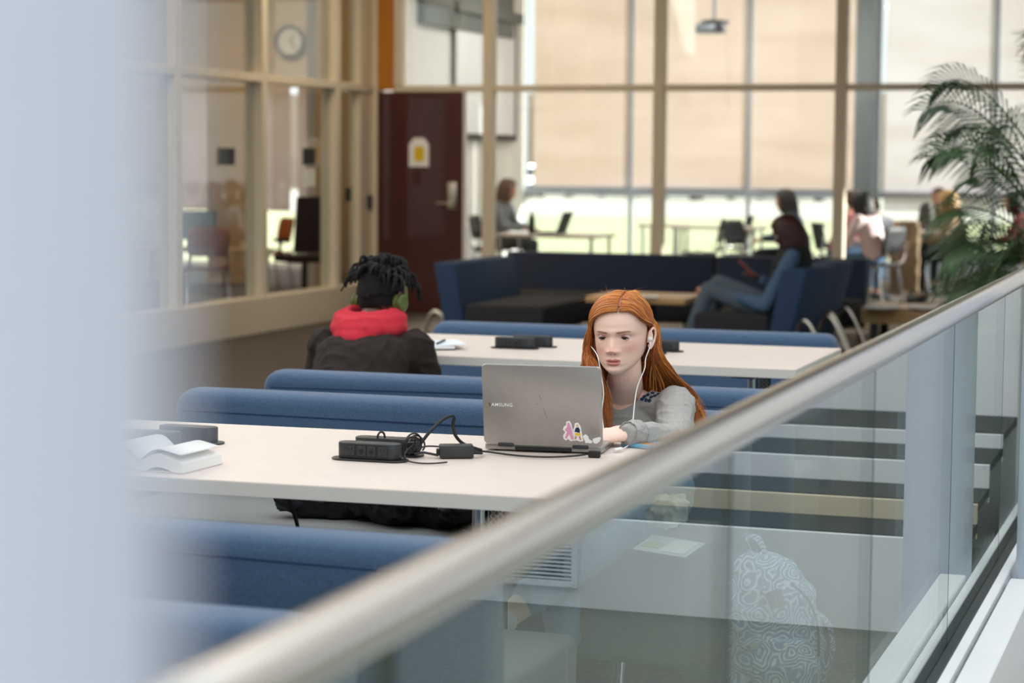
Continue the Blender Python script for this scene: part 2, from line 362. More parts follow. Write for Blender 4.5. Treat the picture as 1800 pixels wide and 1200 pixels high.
# ---- added walls that block low light; right side terraces, columns (seen in the glass)
slab('wall_blocker_right', 5, 5.2, -3, 21.5, 0, 6.5, 'wall_white')  # unseen, added to keep direct sun off the tables and lounge
slab('wall_blocker_front', -15, -.3, -3.2, -3, 0, 6.5, 'wall_blocker_grey')  # unseen, added to block low sky light from behind the camera
slab('wall_blocker_left_near', -8, XL-.16, -3, 6, 0, 6.5, 'wall_blocker_grey')  # unseen, added to block low sky light from the left
slab('wall_blocker_left_upper', -8, XL-.02, 6, 10.8, 3.9, 6.5, 'wall_white')  # unseen, added to raise the left side of the light well
slab('wall_blocker_fascia', -8, 5, 10.8, 11, 4.1, 6.5, 'wall_white')  # unseen, added to close the light well so light falls from above
fr = slab('trim_3', -.50, 5, -3, 6.45, 0, .012, 'carpet_grey', 'grey green carpet on the landing')
ST = [(6.45, 0, .31), (6.77, .31, .376), (7.11, .376, .457), (7.53, .457, .508)]
tr = struct('trim_4', loc=(2, 6.45, 0), label='low white terraced steps with dark carpet treads')
for i, (y, z0, z1) in enumerate(ST):
    y1 = ST[i+1][0] if i < 3 else 8.05
    bar('riser', tr, 'white_paint' if i != 1 else 'frame_paint', -.5, 5, y, y+.03, 0 if i == 0 else z0-.05, z1-.004, 0)
    bar('tread', tr, 'carpet_dark', -.5, 5, y+.03, y1+.03, z1-.03, z1, 0)
slab('wall_terrace', -.5, 5, 8.08, 8.2, 0, 2.6, 'white_paint')
g = thing('vent_grille', 'white wall grille with dark horizontal slots in the low step', 'vent', (.93, 6.44, .11))
p0 = at(880, 1072, Y=6.44); p1 = at(1000, 1010, Y=6.44); gx0, gx1 = -1.24-p1.x, -1.24-p0.x; gz0, gz1 = .10, .22
bar('backing', g, 'dark_gap', gx0, gx1, 6.435, 6.45, gz0, gz1, 0)
for a in ((gx0-.02, gx1+.02, gz0-.02, gz0), (gx0-.02, gx1+.02, gz1, gz1+.02), (gx0-.02, gx0, gz0, gz1), (gx1, gx1+.02, gz0, gz1)):
    bar('frame', g, 'white_paint', a[0], a[1], 6.425, 6.45, a[2], a[3], 0)
for k in range(9):
    z = gz0+(k+.5)*(gz1-gz0)/9; bar('slat', g, 'white_paint', gx0, gx1, 6.428, 6.445, z-.0028, z+.0028, 0)
def column(name, x, y, r, label):
    bm = new(); lathe(bm, [(r, 0), (r, 3.0), (r, 6.5)], (x, y, 0), 48); o = struct(name, bm, 'column_paint', label=label); return o
column('column', -.263, .262, .11, 'pale blue white column blurred at the left edge')
column('column_by_steps', -.45, 6.2, .10, 'pale round column beside the terraced steps')

# ================================================================ RAILING
XR = -.62
rl = thing('glass_railing', 'glass railing with brushed steel handrail running across the foreground', 'railing', (XR, 3, 0))
bm = new(); tube(bm, [(XR, -1.0, 1.096), (XR, 4, 1.096), (XR, 13.0, 1.096)], .0275, 32); obj('handrail', bm, 'steel', rl, world=True)
PITCH = 1.2; y0 = 2.72
for k in range(-3, 9):
    a = y0+PITCH*k+.006; b = y0+PITCH*(k+1)-.006
    bm = new(); b6(bm, XR-.006, XR+.006, a, b, .27, 1.085, 0); p = obj('glass_panel', bm, 'rail_glass', rl, world=True, smooth=False)
    for yy in (a, b):
        bm = new(); b6(bm, XR-.0055, XR+.0055, yy-.0025, yy+.0025, .275, 1.08); obj('polished_edge', bm, 'glass_edge', p, world=True, smooth=False)
for sx in (-1, 1):
    bm = new(); b6(bm, XR+sx*.006, XR+sx*.03, -1, 13, .25, .285, .002, 1); obj('base_shoe', bm, 'dark_metal', rl, world=True, smooth=False)
    bm = new(); b6(bm, XR+sx*.03, XR+sx*.056, -1, 13, 0, .285, .003, 1); obj('curb', bm, 'white_paint', rl, world=True, smooth=False)
bm = new(); b6(bm, XR+.068, XR+.142, -1, 6.05, 0, .283, .003, 1); obj('curb_cap', bm, 'white_paint', rl, world=True, smooth=False)
bm = new(); b6(bm, XR-.03, XR+.03, -1, 13, 0, .25); obj('curb_core', bm, 'dark_gap', rl, world=True, smooth=False)
bm = new(); b6(bm, XR+.056, XR+.068, -1, 6.05, 0, .25); obj('shadow_gap', bm, 'dark_gap', rl, world=True, smooth=False)
# ================================================================ FURNITURE
# ---- booth sofas and tables. sofa local frame: faces -Y, backrest centred on y=0, length along X
SL = 1.80
def make_sofa(name, label, loc, rz):
    t = thing(name, label, 'sofa', loc, rz, 'blue booth sofas at the study tables')
    h = SL/2
    bm = new(); tilt = .06
    prof = []   # side profile (y,z) of the backrest
    for y, z in ((-.090, .10), (-.078, .45), (-.070, .62), (-.068, .700), (-.062, .722), (-.046, .735), (-.02, .740), (.035, .740), (.058, .735), (.074, .721), (.079, .698), (.070, .60), (.035, .10)): prof.append((y, z))
    xs = [-h, -h+.006, -h+.018, -h+.034, -h+.055, -h+.09] + [-h+.09+(SL-.18)*k/12 for k in range(1, 12)] + [h-.09, h-.055, h-.034, h-.018, h-.006, h]
    rings = []
    for i, x in enumerate(xs):
        e = min(x+h, h-x); k = max(0., 1-e/.05); drop = .030*k**2.4; s = 1-.22*k**3
        rings.append([bm.verts.new((x, y*s, z-drop*max(0, (z-.5)/.24))) for y, z in prof])
    n = len(prof)
    for a, b in zip(rings, rings[1:]):
        for k in range(n): bm.faces.new((a[k], a[(k+1) % n], b[(k+1) % n], b[k]))
    bm.faces.new(rings[0]); bm.faces.new(rings[-1][::-1])
    bk = obj('backrest', bm, 'blue', t, ang=60)
    bm = new(); tube(bm, [(-h+.03, .0765, .685), (0, .079, .696), (h-.03, .0765, .685)], .0022, 6); obj('seam', bm, 'piping', bk)
    bm = new(); tube(bm, [(-h+.03, -.068, .675), (0, -.0695, .672), (h-.03, -.068, .675)], .0022, 6); obj('seam', bm, 'piping', bk)
    bm = new(); box(bm, (0, -.34, .285), (SL-.03, .52, .31), None, .022, 3); obj('seat', bm, 'seat_grey', t, ang=60)
    for sx in (-1, 1):
        bm = new(); tube(bm, spline([(sx*(h-.22), -.52, .13), (sx*(h-.22), -.54, .05), (sx*(h-.22), -.55, .0)], 4), .013, 10); obj('leg', bm, 'chrome', t)
        bm = new(); tube(bm, [(sx*(h-.22), .02, .10), (sx*(h-.22), .05, 0)], .013, 10); obj('leg', bm, 'chrome', t)
    return t
SX = -2.18
so = make_sofa('booth_sofa', 'blue sofa back closest to the camera, lowest in the picture', (SX, 2.96, 0), 0)
dup(so, (SX, 3.68, 0), PI, 'blue sofa with its back to the camera, in front of the laptop table')
dup(so, (SX, 5.88, 0), 0, 'blue sofa the red-haired woman sits on')
dup(so, (SX, 6.52, 0), PI, 'blue sofa the person in the red hood sits on')
dup(so, (SX-.26, 8.78, 0), 0, 'blue sofa on the far side of the second table, facing the camera')

def woven(t, x, y, z0, z1):
    """perforated metal strip: short crossing bars in front of a dark core"""
    bm = new(); w = .034; st = .0075; n = int((z1-z0)/st)
    for i in range(n):
        for j in range(4):
            cx = x-w/2+w*(j+.5)/4; cz = z0+st*(i+.5); r = Matrix.Rotation(PI/4 if (i+j) % 2 else -PI/4, 3, 'Y')
            box(bm, (cx, y, cz), (.0095, .002, .0032), r)
    obj('perforated_strip', bm, 'nickel', t, smooth=False)['kind'] = 'stuff'
def make_table(name, label, x0, x1, y0, y1, rz=0, inset=.22):
    cx, cy = (x0+x1)/2, (y0+y1)/2; t = thing(name, label, 'table', (cx, cy, 0), rz, 'white study tables'); L, D = x1-x0, y1-y0
    bm = new(); prism(bm, rrect(L, D, .012), .034, Matrix.Translation((0, 0, .706)), .0015, 1); obj('tabletop', bm, 'laminate', t)
    bm = new(); prism(bm, rrect(L+.003, D+.003, .013), .030, Matrix.Translation((0, 0, .707))); obj('edge_band', bm, 'edge_band', t)
    for sx in (-1, 1):
        x = sx*(L/2-inset)
        bm = new(); tube(bm, [(x-.03, 0, .012), (x-.03, 0, .706)], .02, 16); obj('post', bm, 'chrome', t)
        bm = new(); b6(bm, x-.004, x+.036, -.015, .015, .012, .70, .003, 1); obj('cable_column', bm, 'dark_metal', t, smooth=False)
        woven(t, x+.016, -.0165, .03, .69)
        bm = new(); b6(bm, x-.05, x+.05, -D/2+.12, D/2-.12, 0, .014, .006, 2); obj('foot', bm, 'nickel', t)
        bm = new(); b6(bm, x-.04, x+.04, -D/2+.15, D/2-.15, .685, .706); obj('bracket', bm, 'dark_metal', t, smooth=False)
    return t
T1 = (-3.10, -1.22, 4.185, 5.11)
make_table('study_table', 'long white table holding the laptop and the open book', *T1, .04, .41)
make_table('study_table', 'long white table in front of the person in the red hood', -3.20, -1.405, 7.21, 8.12)

def outlet(parent, x, y, z, f, kind):
    bm = new(); b6(bm, x-.011, x+.011, y-.0008*f, y+.002*f, z-.012, z+.012, .0006, 1)
    o = obj('outlet' if kind == 'o' else 'network_jack', bm, 'charcoal_plastic', parent, smooth=False)
    bm = new()
    if kind == 'o':
        for dx in (-.0045, .0045): box(bm, (x+dx, y+.0022*f, z+.004), (.0016, .0012, .006))
        cyl(bm, (0, 0, 0), .0022, .0012, 10); _xf(bm, bm.verts[-20:], Matrix.Translation((x, y+.0016*f, z-.006)) @ Matrix.Rotation(-f*PI/2, 4, 'X'))
    else:
        box(bm, (x, y+.0022*f, z), (.010, .0012, .008)); box(bm, (x, y+.0022*f, z-.0055), (.005, .0012, .004))
    obj('slot', bm, 'socket_dark', o, smooth=False)
def power_module(label, loc, rz, f=-1):
    t = thing('power_module', label, 'power outlet', loc, rz, 'black table power outlets')
    bm = new(); prism(bm, stadium(.192, .066), .004, None, .0012, 1); obj('flange', bm, 'black_plastic', t)
    bm = new(); prism(bm, stadium(.158, .046), .038, Matrix.Translation((0, 0, .004)), .003, 2); b = obj('body', bm, 'charcoal_plastic', t)
    bm = new(); b6(bm, -.052, .052, f*.0225, f*.0238, .007, .037); fp = obj('face_plate', bm, 'black_plastic', t, smooth=False)
    bm = new(); b6(bm, -.024, .024, f*.0236, f*.0245, .005, .012); obj('finger_notch', bm, 'socket_dark', fp, smooth=False)
    for x, k in ((-.041, 'o'), (-.0125, 'j'), (.0125, 'j'), (.041, 'o')): outlet(t, x, f*.0238, .023, f, k)
    return t
ZT = .741
pm = power_module('black outlet block with sockets facing the camera, beside the tangled cable', (-1.916, 4.60, ZT), .02)
dup(pm, (-1.915, 4.70, ZT), PI+.02, 'black outlet block behind the one with visible sockets, cable coiled on it')
dup(pm, (-2.50, 4.60, ZT), .02, 'black outlet block just behind the open book')
dup(pm, (-2.46, 4.72, ZT), PI+.02, 'black outlet block behind the open book, the farther of its pair')
a = at(905, 612, z=ZT); dup(pm, (a.x, a.y, ZT), .02, 'black outlet block nearer the camera on the second table')
dup(pm, (a.x+.04, a.y+.10, ZT), PI+.02, 'black outlet block farther from the camera on the second table')
a = at(1128, 620, z=ZT); dup(pm, (a.x, a.y, ZT), .02, 'black outlet block partly hidden behind the red hair, nearer one')
dup(pm, (a.x+.04, a.y+.10, ZT), PI+.02, 'black outlet block partly hidden behind the red hair, farther one')

# ---- lounge
def loungeseat(name, label, loc, rz, L, hb=.70, seatd=.62, fab='lounge_blue_shaded', end=0):
    """low lounge sofa: local frame faces -Y, back along X"""
    t = thing(name, label, 'sofa', loc, rz, 'lounge sofas around the coffee table'); h = L/2
    bm = new(); P = [(-.10, .16), (-.02, .16), (.06, .16), (.16, hb-.01), (.145, hb), (.0, hb), (-.012, hb-.01)]
    prism(bm, P, L-.012, Matrix(((0, 0, 1, -h+.006), (1, 0, 0, 0), (0, 1, 0, 0), (0, 0, 0, 1))), .015, 2); obj('backrest', bm, fab, t, ang=60)
    bm = new(); box(bm, (0, -.08-seatd/2, .30), (L-.012, seatd, .20), None, .03, 3); obj('seat', bm, 'seat_dark', t, ang=60)
    for sx in (-1, 1):
        x = sx*(h-.1)
        bm = new(); tube(bm, spline([(x, -.5, .21), (x, .05, .21), (x, .13, .31), (x, .22, .30), (x, .30, .0)], 5), .016, 8); obj('leg', bm, 'nickel', t)
        bm = new(); tube(bm, [(x, -seatd+.05, .21), (x, -seatd+.02, 0)], .016, 8); obj('leg', bm, 'nickel', t)
    return t
loungeseat('lounge_sofa', 'blue lounge sofa at the left end of the sitting area, near the wooden door', (-5.42, 15.30, 0), PI/2, 1.40)
loungeseat('lounge_sofa', 'dark lounge sofa along the glass partition, left of its middle seam', (-4.85, 16.76, 0), 0, 1.80, fab='navy')
loungeseat('lounge_sofa', 'dark lounge sofa along the glass partition, behind the seated woman with the phone', (-3.32, 16.75, 0), 0, 1.22, fab='navy')
def loungechair(label, loc, rz):
    t = thing('lounge_chair', label, 'chair', loc, rz, 'lounge chairs at the right of the coffee table')
    bm = new(); P = [(-.10, .14), (.06, .14), (.20, .71), (.18, .73), (.03, .73), (.01, .71)]
    prism(bm, P, .72, Matrix(((0, 0, 1, -.36), (1, 0, 0, 0), (0, 1, 0, 0), (0, 0, 0, 1))), .02, 2); obj('backrest', bm, 'lounge_blue_shaded', t, ang=60)
    bm = new(); box(bm, (0, -.36, .30), (.70, .56, .20), None, .03, 3); obj('seat', bm, 'seat_dark', t, ang=60)
    for sx in (-1, 1):
        x = sx*.27
        bm = new(); tube(bm, spline([(x, -.4, .21), (x, .02, .21), (x, .12, .34), (x, .2, .335), (x, .36, .0)], 5), .017, 8); obj('leg', bm, 'nickel', t)
        bm = new(); tube(bm, [(x, -.55, .21), (x, -.58, 0)], .017, 8); obj('leg', bm, 'nickel', t)
    return t
loungechair('blue lounge chair the woman with the phone sits in', (-2.89, 14.75, 0), -PI/2-.12)
loungechair('empty blue lounge chair behind the woman with the phone', (-2.90, 15.62, 0), -PI/2-.05)
ct = thing('coffee_table', 'low coffee table with light wood top in front of dark sofa', 'table', (-4.12, 15.3, 0))
bm = new(); box(bm, (0, 0, .44), (.76, .70, .045), None, .005, 1); obj('tabletop', bm, 'oak', ct, smooth=False)
bm = new(); box(bm, (0, 0, .21), (.10, .10, .42)); obj('pedestal', bm, 'dark_metal', ct, smooth=False)
bm = new(); box(bm, (0, 0, .01), (.5, .5, .02), None, .005, 1); obj('base', bm, 'dark_metal', ct, smooth=False)
a = at(1120, 522, z=.465); bm = new(); box(bm, (a.x, a.y, .468), (.30, .2, .006), .3); tag(obj('magazine', bm, 'paper', smooth=False), 'magazine lying on the low coffee table', 'magazine')
lt = thing('low_table', 'low oak table with white papers behind the handrail', 'table', (-1.95, 16.3, 0))
bm = new(); box(bm, (0, 0, .31), (1.34, .62, .12), None, .006, 1); obj('tabletop', bm, 'oak', lt, smooth=False)
for sx in (-1, 1):
    for sy in (-1, 1): bm = new(); box(bm, (sx*.58, sy*.25, .125), (.06, .06, .25)); obj('leg', bm, 'dark_metal', lt, smooth=False)
for (px, w_, l_) in ((1550, .24, 'white open folder lying on the low oak table, left one'), (1625, .24, 'white open folder lying on the low oak table, right one')):
    a = at(px, 541, z=.375); o = thing('folder', l_, 'folder', (a.x, a.y, .371), .05)
    for k in (-1, 1): bm = new(); box(bm, (k*w_/4, 0, .012), (w_/2-.004, .24, .012), Matrix.Rotation(-k*.06, 3, 'Y')); obj('page_block', bm, 'paper', o, smooth=False)
# ================================================================ PEOPLE: shared builders
def ev(o):
    dg = bpy.context.evaluated_depsgraph_get(); me = bpy.data.meshes.new_from_object(o.evaluated_get(dg)); return me
def remesh(bm, voxel, smooth=4, fac=.5):
    me = bpy.data.meshes.new('tmp'); bmesh.ops.recalc_face_normals(bm, faces=bm.faces[:]); bm.to_mesh(me); bm.free()
    o = bpy.data.objects.new('tmp', me); COL.objects.link(o)
    m = o.modifiers.new('r', 'REMESH'); m.mode = 'VOXEL'; m.voxel_size = voxel
    if smooth: s = o.modifiers.new('s', 'SMOOTH'); s.iterations = smooth; s.factor = fac
    out = ev(o); bpy.data.objects.remove(o); bpy.data.meshes.remove(me); return out
def esweep(bm, st, n=20):
    """loft of ellipses: stations (centre, half width, half depth, lateral, forward)"""
    rings = [[bm.verts.new(Vector(c)+Vector(L)*(w_*math.cos(2*PI*k/n))+Vector(D)*(d_*math.sin(2*PI*k/n))) for k in range(n)] for c, w_, d_, L, D in st]
    for a, b in zip(rings, rings[1:]):
        for k in range(n): bm.faces.new((a[k], a[(k+1) % n], b[(k+1) % n], b[k]))
    bm.faces.new(rings[0][::-1]); bm.faces.new(rings[-1])
def limb(bm, pts, rad, n=14, sub=5, flat=1.0):
    P = spline(pts, sub); m = len(P); R = np.interp(np.linspace(0, len(pts)-1, m), range(len(pts)), rad)
    d0 = (P[0]-P[1]).normalized(); d1 = (P[-1]-P[-2]).normalized()
    P = [P[0]+d0*R[0]*.85, P[0]+d0*R[0]*.5] + P + [P[-1]+d1*R[-1]*.5, P[-1]+d1*R[-1]*.85]
    R = [R[0]*.4, R[0]*.82] + list(R) + [R[-1]*.82, R[-1]*.4]
    tube(bm, P, R, n, True, flat)
def hand(bm, wrist, d, nrm, side, s=1.0, curl=.5, n=8):
    """palm, four unequal fingers and a thumb; d = pointing direction, nrm = back of the hand, side = +1 thumb on d x nrm side"""
    d = Vector(d).normalized(); nrm = Vector(nrm); nrm = (nrm-d*nrm.dot(d)).normalized(); t = d.cross(nrm)*side; w = Vector(wrist)
    esweep(bm, [(w-d*.015*s, .022*s, .017*s, t, nrm), (w+d*.02*s, .030*s, .015*s, t, nrm), (w+d*.06*s, .040*s, .014*s, t, nrm), (w+d*.088*s, .038*s, .011*s, t, nrm)], 14)
    for i, (o, L) in enumerate(((.029, .068), (.010, .076), (-.010, .070), (-.028, .055))):
        a = w+d*(.080-.006*abs(i-1))*s+t*o*s; q = a; P = [a-d*.012*s, a]; ang = .15
        for k in range(3):
            ang += curl*(.75 if k else .5); q = q+(d*math.cos(ang)-nrm*math.sin(ang))*(L*(.45, .32, .23)[k])*s; P.append(q)
        limb(bm, P, [.0085*s, .0085*s, .008*s, .0072*s, .006*s], n, 3)
    a = w+d*.022*s+t*.026*s; b = a+(d*.6+t*.75-nrm*.25).normalized()*.036*s; c = b+(d*.95+t*.2-nrm*.3).normalized()*.03*s; e_ = c+(d-nrm*.3).normalized()*.022*s
    limb(bm, [a-t*.012*s, a, b, c, e_], [.012*s, .012*s, .0098*s, .0088*s, .007*s], n, 3)
_z = np.array([-.112, -.107, -.099, -.091, -.083, -.070, -.055, -.040, -.020, 0, .020, .040, .060, .080, .095, .107, .114, .1175])
_f = np.array([.058, .073, .080, .083, .082, .086, .087, .087, .087, .086, .092, .092, .087, .076, .061, .043, .024, .006])
_b = np.array([.046, .030, .010, -.008, -.025, -.050, -.072, -.085, -.094, -.099, -.101, -.100, -.096, -.085, -.070, -.050, -.030, -.012])
_w = np.array([.007, .017, .028, .038, .0460, .0545, .0615, .066, .0695, .0715, .073, .0735, .072, .065, .054, .038, .023, .007])
_zz = np.linspace(-.112, .1175, 400)
def _sm(v):
    a = np.interp(_zz, _z, v); k = np.hanning(31); k /= k.sum(); p = np.pad(a, 15, 'reflect', reflect_type='odd'); return np.convolve(p, k, 'valid')
_fs, _bs, _ws = _sm(_f), _sm(_b), _sm(_w)
def g2(x, z, x0, z0, sx, sz): return np.exp(-((x-x0)/sx)**2/2-((z-z0)/sz)**2/2)
def face_relief(x, z):
    ax = np.abs(x)
    r = -.0066*g2(ax, z, .030, -.001, .014, .0085) + .0035*g2(ax, z, .026, .0165, .018, .0055) + .003*g2(ax, z, .043, -.028, .016, .014)
    t = np.clip((.012-z)/.050, 0, 1)                                            # nose ridge, 0 at the bridge 1 at the tip
    nh = np.where(z > .012, 0.004*np.exp(-((z-.012)/.010)**2), .004+.0165*t**1.15); nh = np.where(z < -.038, .0205*np.exp(-((z+.038)/.0062)**2), nh)
    r += nh*np.exp(-(x/(.0058+.0035*t))**2/2)
    r += .0085*g2(ax, z, .0115, -.0415, .0050, .0048)
    r += -.0035*g2(ax, z, .0065, -.0478, .0035, .002)
    wd = np.exp(-(ax/.0195)**4)
    r += wd*(.0048*np.exp(-((z+.0640+.02*ax)/.0042)**2)+.0062*np.exp(-((z+.0765-.06*ax)/.0052)**2)-.0058*np.exp(-((z+.0700)/.0019)**2))
    r += -.0025*g2(ax, z, 0, -.0855, .018, .004) + .0045*g2(ax, z, 0, -.098, .014, .009) - .0015*g2(ax, z, 0, -.055, .003, .005)
    return r
def head_pts(nz, na, infl=0, relief=True):
    u = np.linspace(0, 1, nz); z = -.112+.2295*(.5-.5*np.cos(np.pi*u))*.55+.2295*u*.45
    f, b, w_ = np.interp(z, _zz, _fs), np.interp(z, _zz, _bs), np.interp(z, _zz, _ws)
    a = np.linspace(0, 2*np.pi, na, endpoint=False)
    # denser angles at the face
    a = a-.35*np.sin(a)
    Z, A = np.meshgrid(z, a, indexing='ij'); c = ((f+b)/2)[:, None]; h = ((f-b)/2)[:, None]; W_ = w_[:, None]
    X = W_*np.sin(A); Y = c+h*np.cos(A)
    if relief: Y = Y+face_relief(X, Z)*np.clip(np.cos(A)*1.6, 0, 1)
    if infl:
        n = np.stack([np.sin(A)/W_, np.cos(A)/h, np.zeros_like(A)+0], -1); n /= np.linalg.norm(n, axis=-1, keepdims=True); k = np.clip(Z/.1, 0, 1)**2
        X = X+n[..., 0]*infl*(1-.5*k); Y = Y+n[..., 1]*infl*(1-.5*k); Z = Z+infl*k*.9
    return X, Y, Z, A
def grid_bm(bm, X, Y, Z, M, keep=None):
    nz, na = X.shape; V = {}
    def v(i, j):
        j %= na
        if (i, j) not in V: V[i, j] = bm.verts.new(M @ Vector((X[i, j], Y[i, j], Z[i, j])))
        return V[i, j]
    for i in range(nz-1):
        for j in range(na):
            if keep is None or keep(i, j, nz, na): bm.faces.new((v(i, j), v(i, j+1), v(i+1, j+1), v(i+1, j)))
    if keep is None: bm.faces.new([v(0, j) for j in range(na)][::-1]); bm.faces.new([v(nz-1, j) for j in range(na)])
    elif keep(nz-1, 0, nz, na): bm.faces.new([v(nz-1, j) for j in range(na)])
def ear(bm, M, sx, s=1.0):
    c = Vector((sx*.0715, -.006, -.010))
    def p(u, v, o): return M @ (c+Vector((sx*(o+.004), u*.9-.35*abs(o), v))*s)
    hel = [p(.010, -.012, .002), p(.012, .006, .004), p(.010, .020, .008), p(-.002, .030, .012), p(-.014, .024, .015), p(-.018, .008, .015), p(-.013, -.010, .012), p(-.004, -.024, .008), p(.006, -.029, .005), p(.009, -.018, .003)]
    tube(bm, spline(hel, 4), .0034*s, 7)
    ball(bm, p(-.003, .002, .005), (.0075*s, .0135*s, .024*s), 12, 8, M.to_3x3().to_4x4())
    ball(bm, p(.0, -.024, .006), (.0042*s, .0075*s, .008*s), 10, 8, M.to_3x3().to_4x4())
def fmat(pos, fwd, roll=0):
    f = Vector(fwd).normalized(); r = f.cross(Vector((0, 0, 1))).normalized(); u = r.cross(f)
    if roll: q = Quaternion(f, roll); r, u = q @ r, q @ u
    return Matrix(((r.x, f.x, u.x, pos[0]), (r.y, f.y, u.y, pos[1]), (r.z, f.z, u.z, pos[2]), (0, 0, 0, 1)))
def vcol(me, fn):
    n = len(me.vertices); co = np.empty(n*3); me.vertices.foreach_get('co', co); co = co.reshape(-1, 3)
    c = np.ones((n, 4)); c[:, :3] = fn(co)
    a = me.color_attributes.get('Col') or me.color_attributes.new('Col', 'FLOAT_COLOR', 'POINT'); a.data.foreach_set('color', c.ravel())
def wrinkle(me, amp, sc, seed=0, st=(1, 1, 1)):
    """cloth folds pushed along the normals"""
    nr = [v.normal.copy() for v in me.vertices]
    for v, q in zip(me.vertices, nr):
        c = Vector((v.co.x*st[0], v.co.y*st[1], v.co.z*st[2]))*sc+Vector((seed, seed*.7, 0))
        k = 1-abs(noise.noise(c))*2.2; v.co += q*amp*(k*k*k-.25+.4*noise.noise(c*2.3))
def join(parts, name='body'):
    """several meshes into one mesh"""
    bm = new()
    for p in parts:
        if isinstance(p, bpy.types.Mesh): bm.from_mesh(p); bpy.data.meshes.remove(p)
        else:
            t = bpy.data.meshes.new('t'); bmesh.ops.recalc_face_normals(p, faces=p.faces[:]); p.to_mesh(t); p.free(); bm.from_mesh(t); bpy.data.meshes.remove(t)
    me = bpy.data.meshes.new(name); bm.to_mesh(me); bm.free(); return me
SKIN = {}
def skin_mat(name, h, rough=.5):
    SKIN[name] = mat(name, h, rough, sss=.1, var=.05, scale=40)
skin_mat('skin_pale', 'E8C0AC'); skin_mat('skin_brown', '6A4432'); skin_mat('skin_tan', 'C48E72'); skin_mat('skin_dark', '4A2E22')
def haircap(bm, M, infl, line, nz=30, na=40, jag=0.0):
    X, Y, Z, A = head_pts(nz, na, infl, False)
    def keep(i, j, nz, na):
        a = (A[i, j % na]+PI) % (2*PI)-PI; a = abs(a); return Z[i, j % na] > np.interp(a, [0, .6, 1.0, 1.35, 1.6, 1.9, 3.2], line)
    grid_bm(bm, X, Y, Z, M, keep)
LINE_F = [.074, .066, .045, .012, .012, -.055, -.085]
LINE_S = [.074, .066, .045, .012, .012, -.02, -.05]
def lock(bm, P, r, n=6, sub=5, wave=0, seed=0):
    Q = spline(P, sub); m = len(Q)
    if wave:
        ph = seed*1.7; out = []
        for i, p in enumerate(Q):
            t = i/(m-1); k = wave*min(1, t*1.8); out.append(p+Vector((math.sin(ph+t*13), math.cos(ph*1.3+t*11), .3*math.sin(ph+t*9)))*k)
        Q = out
    tube(bm, Q, lambda t: r*(.55+.45*math.sin(min(1, t*2.2)*PI/2))*(1 if t < .6 else max(.12, 1-(t-.6)/.42)), n)
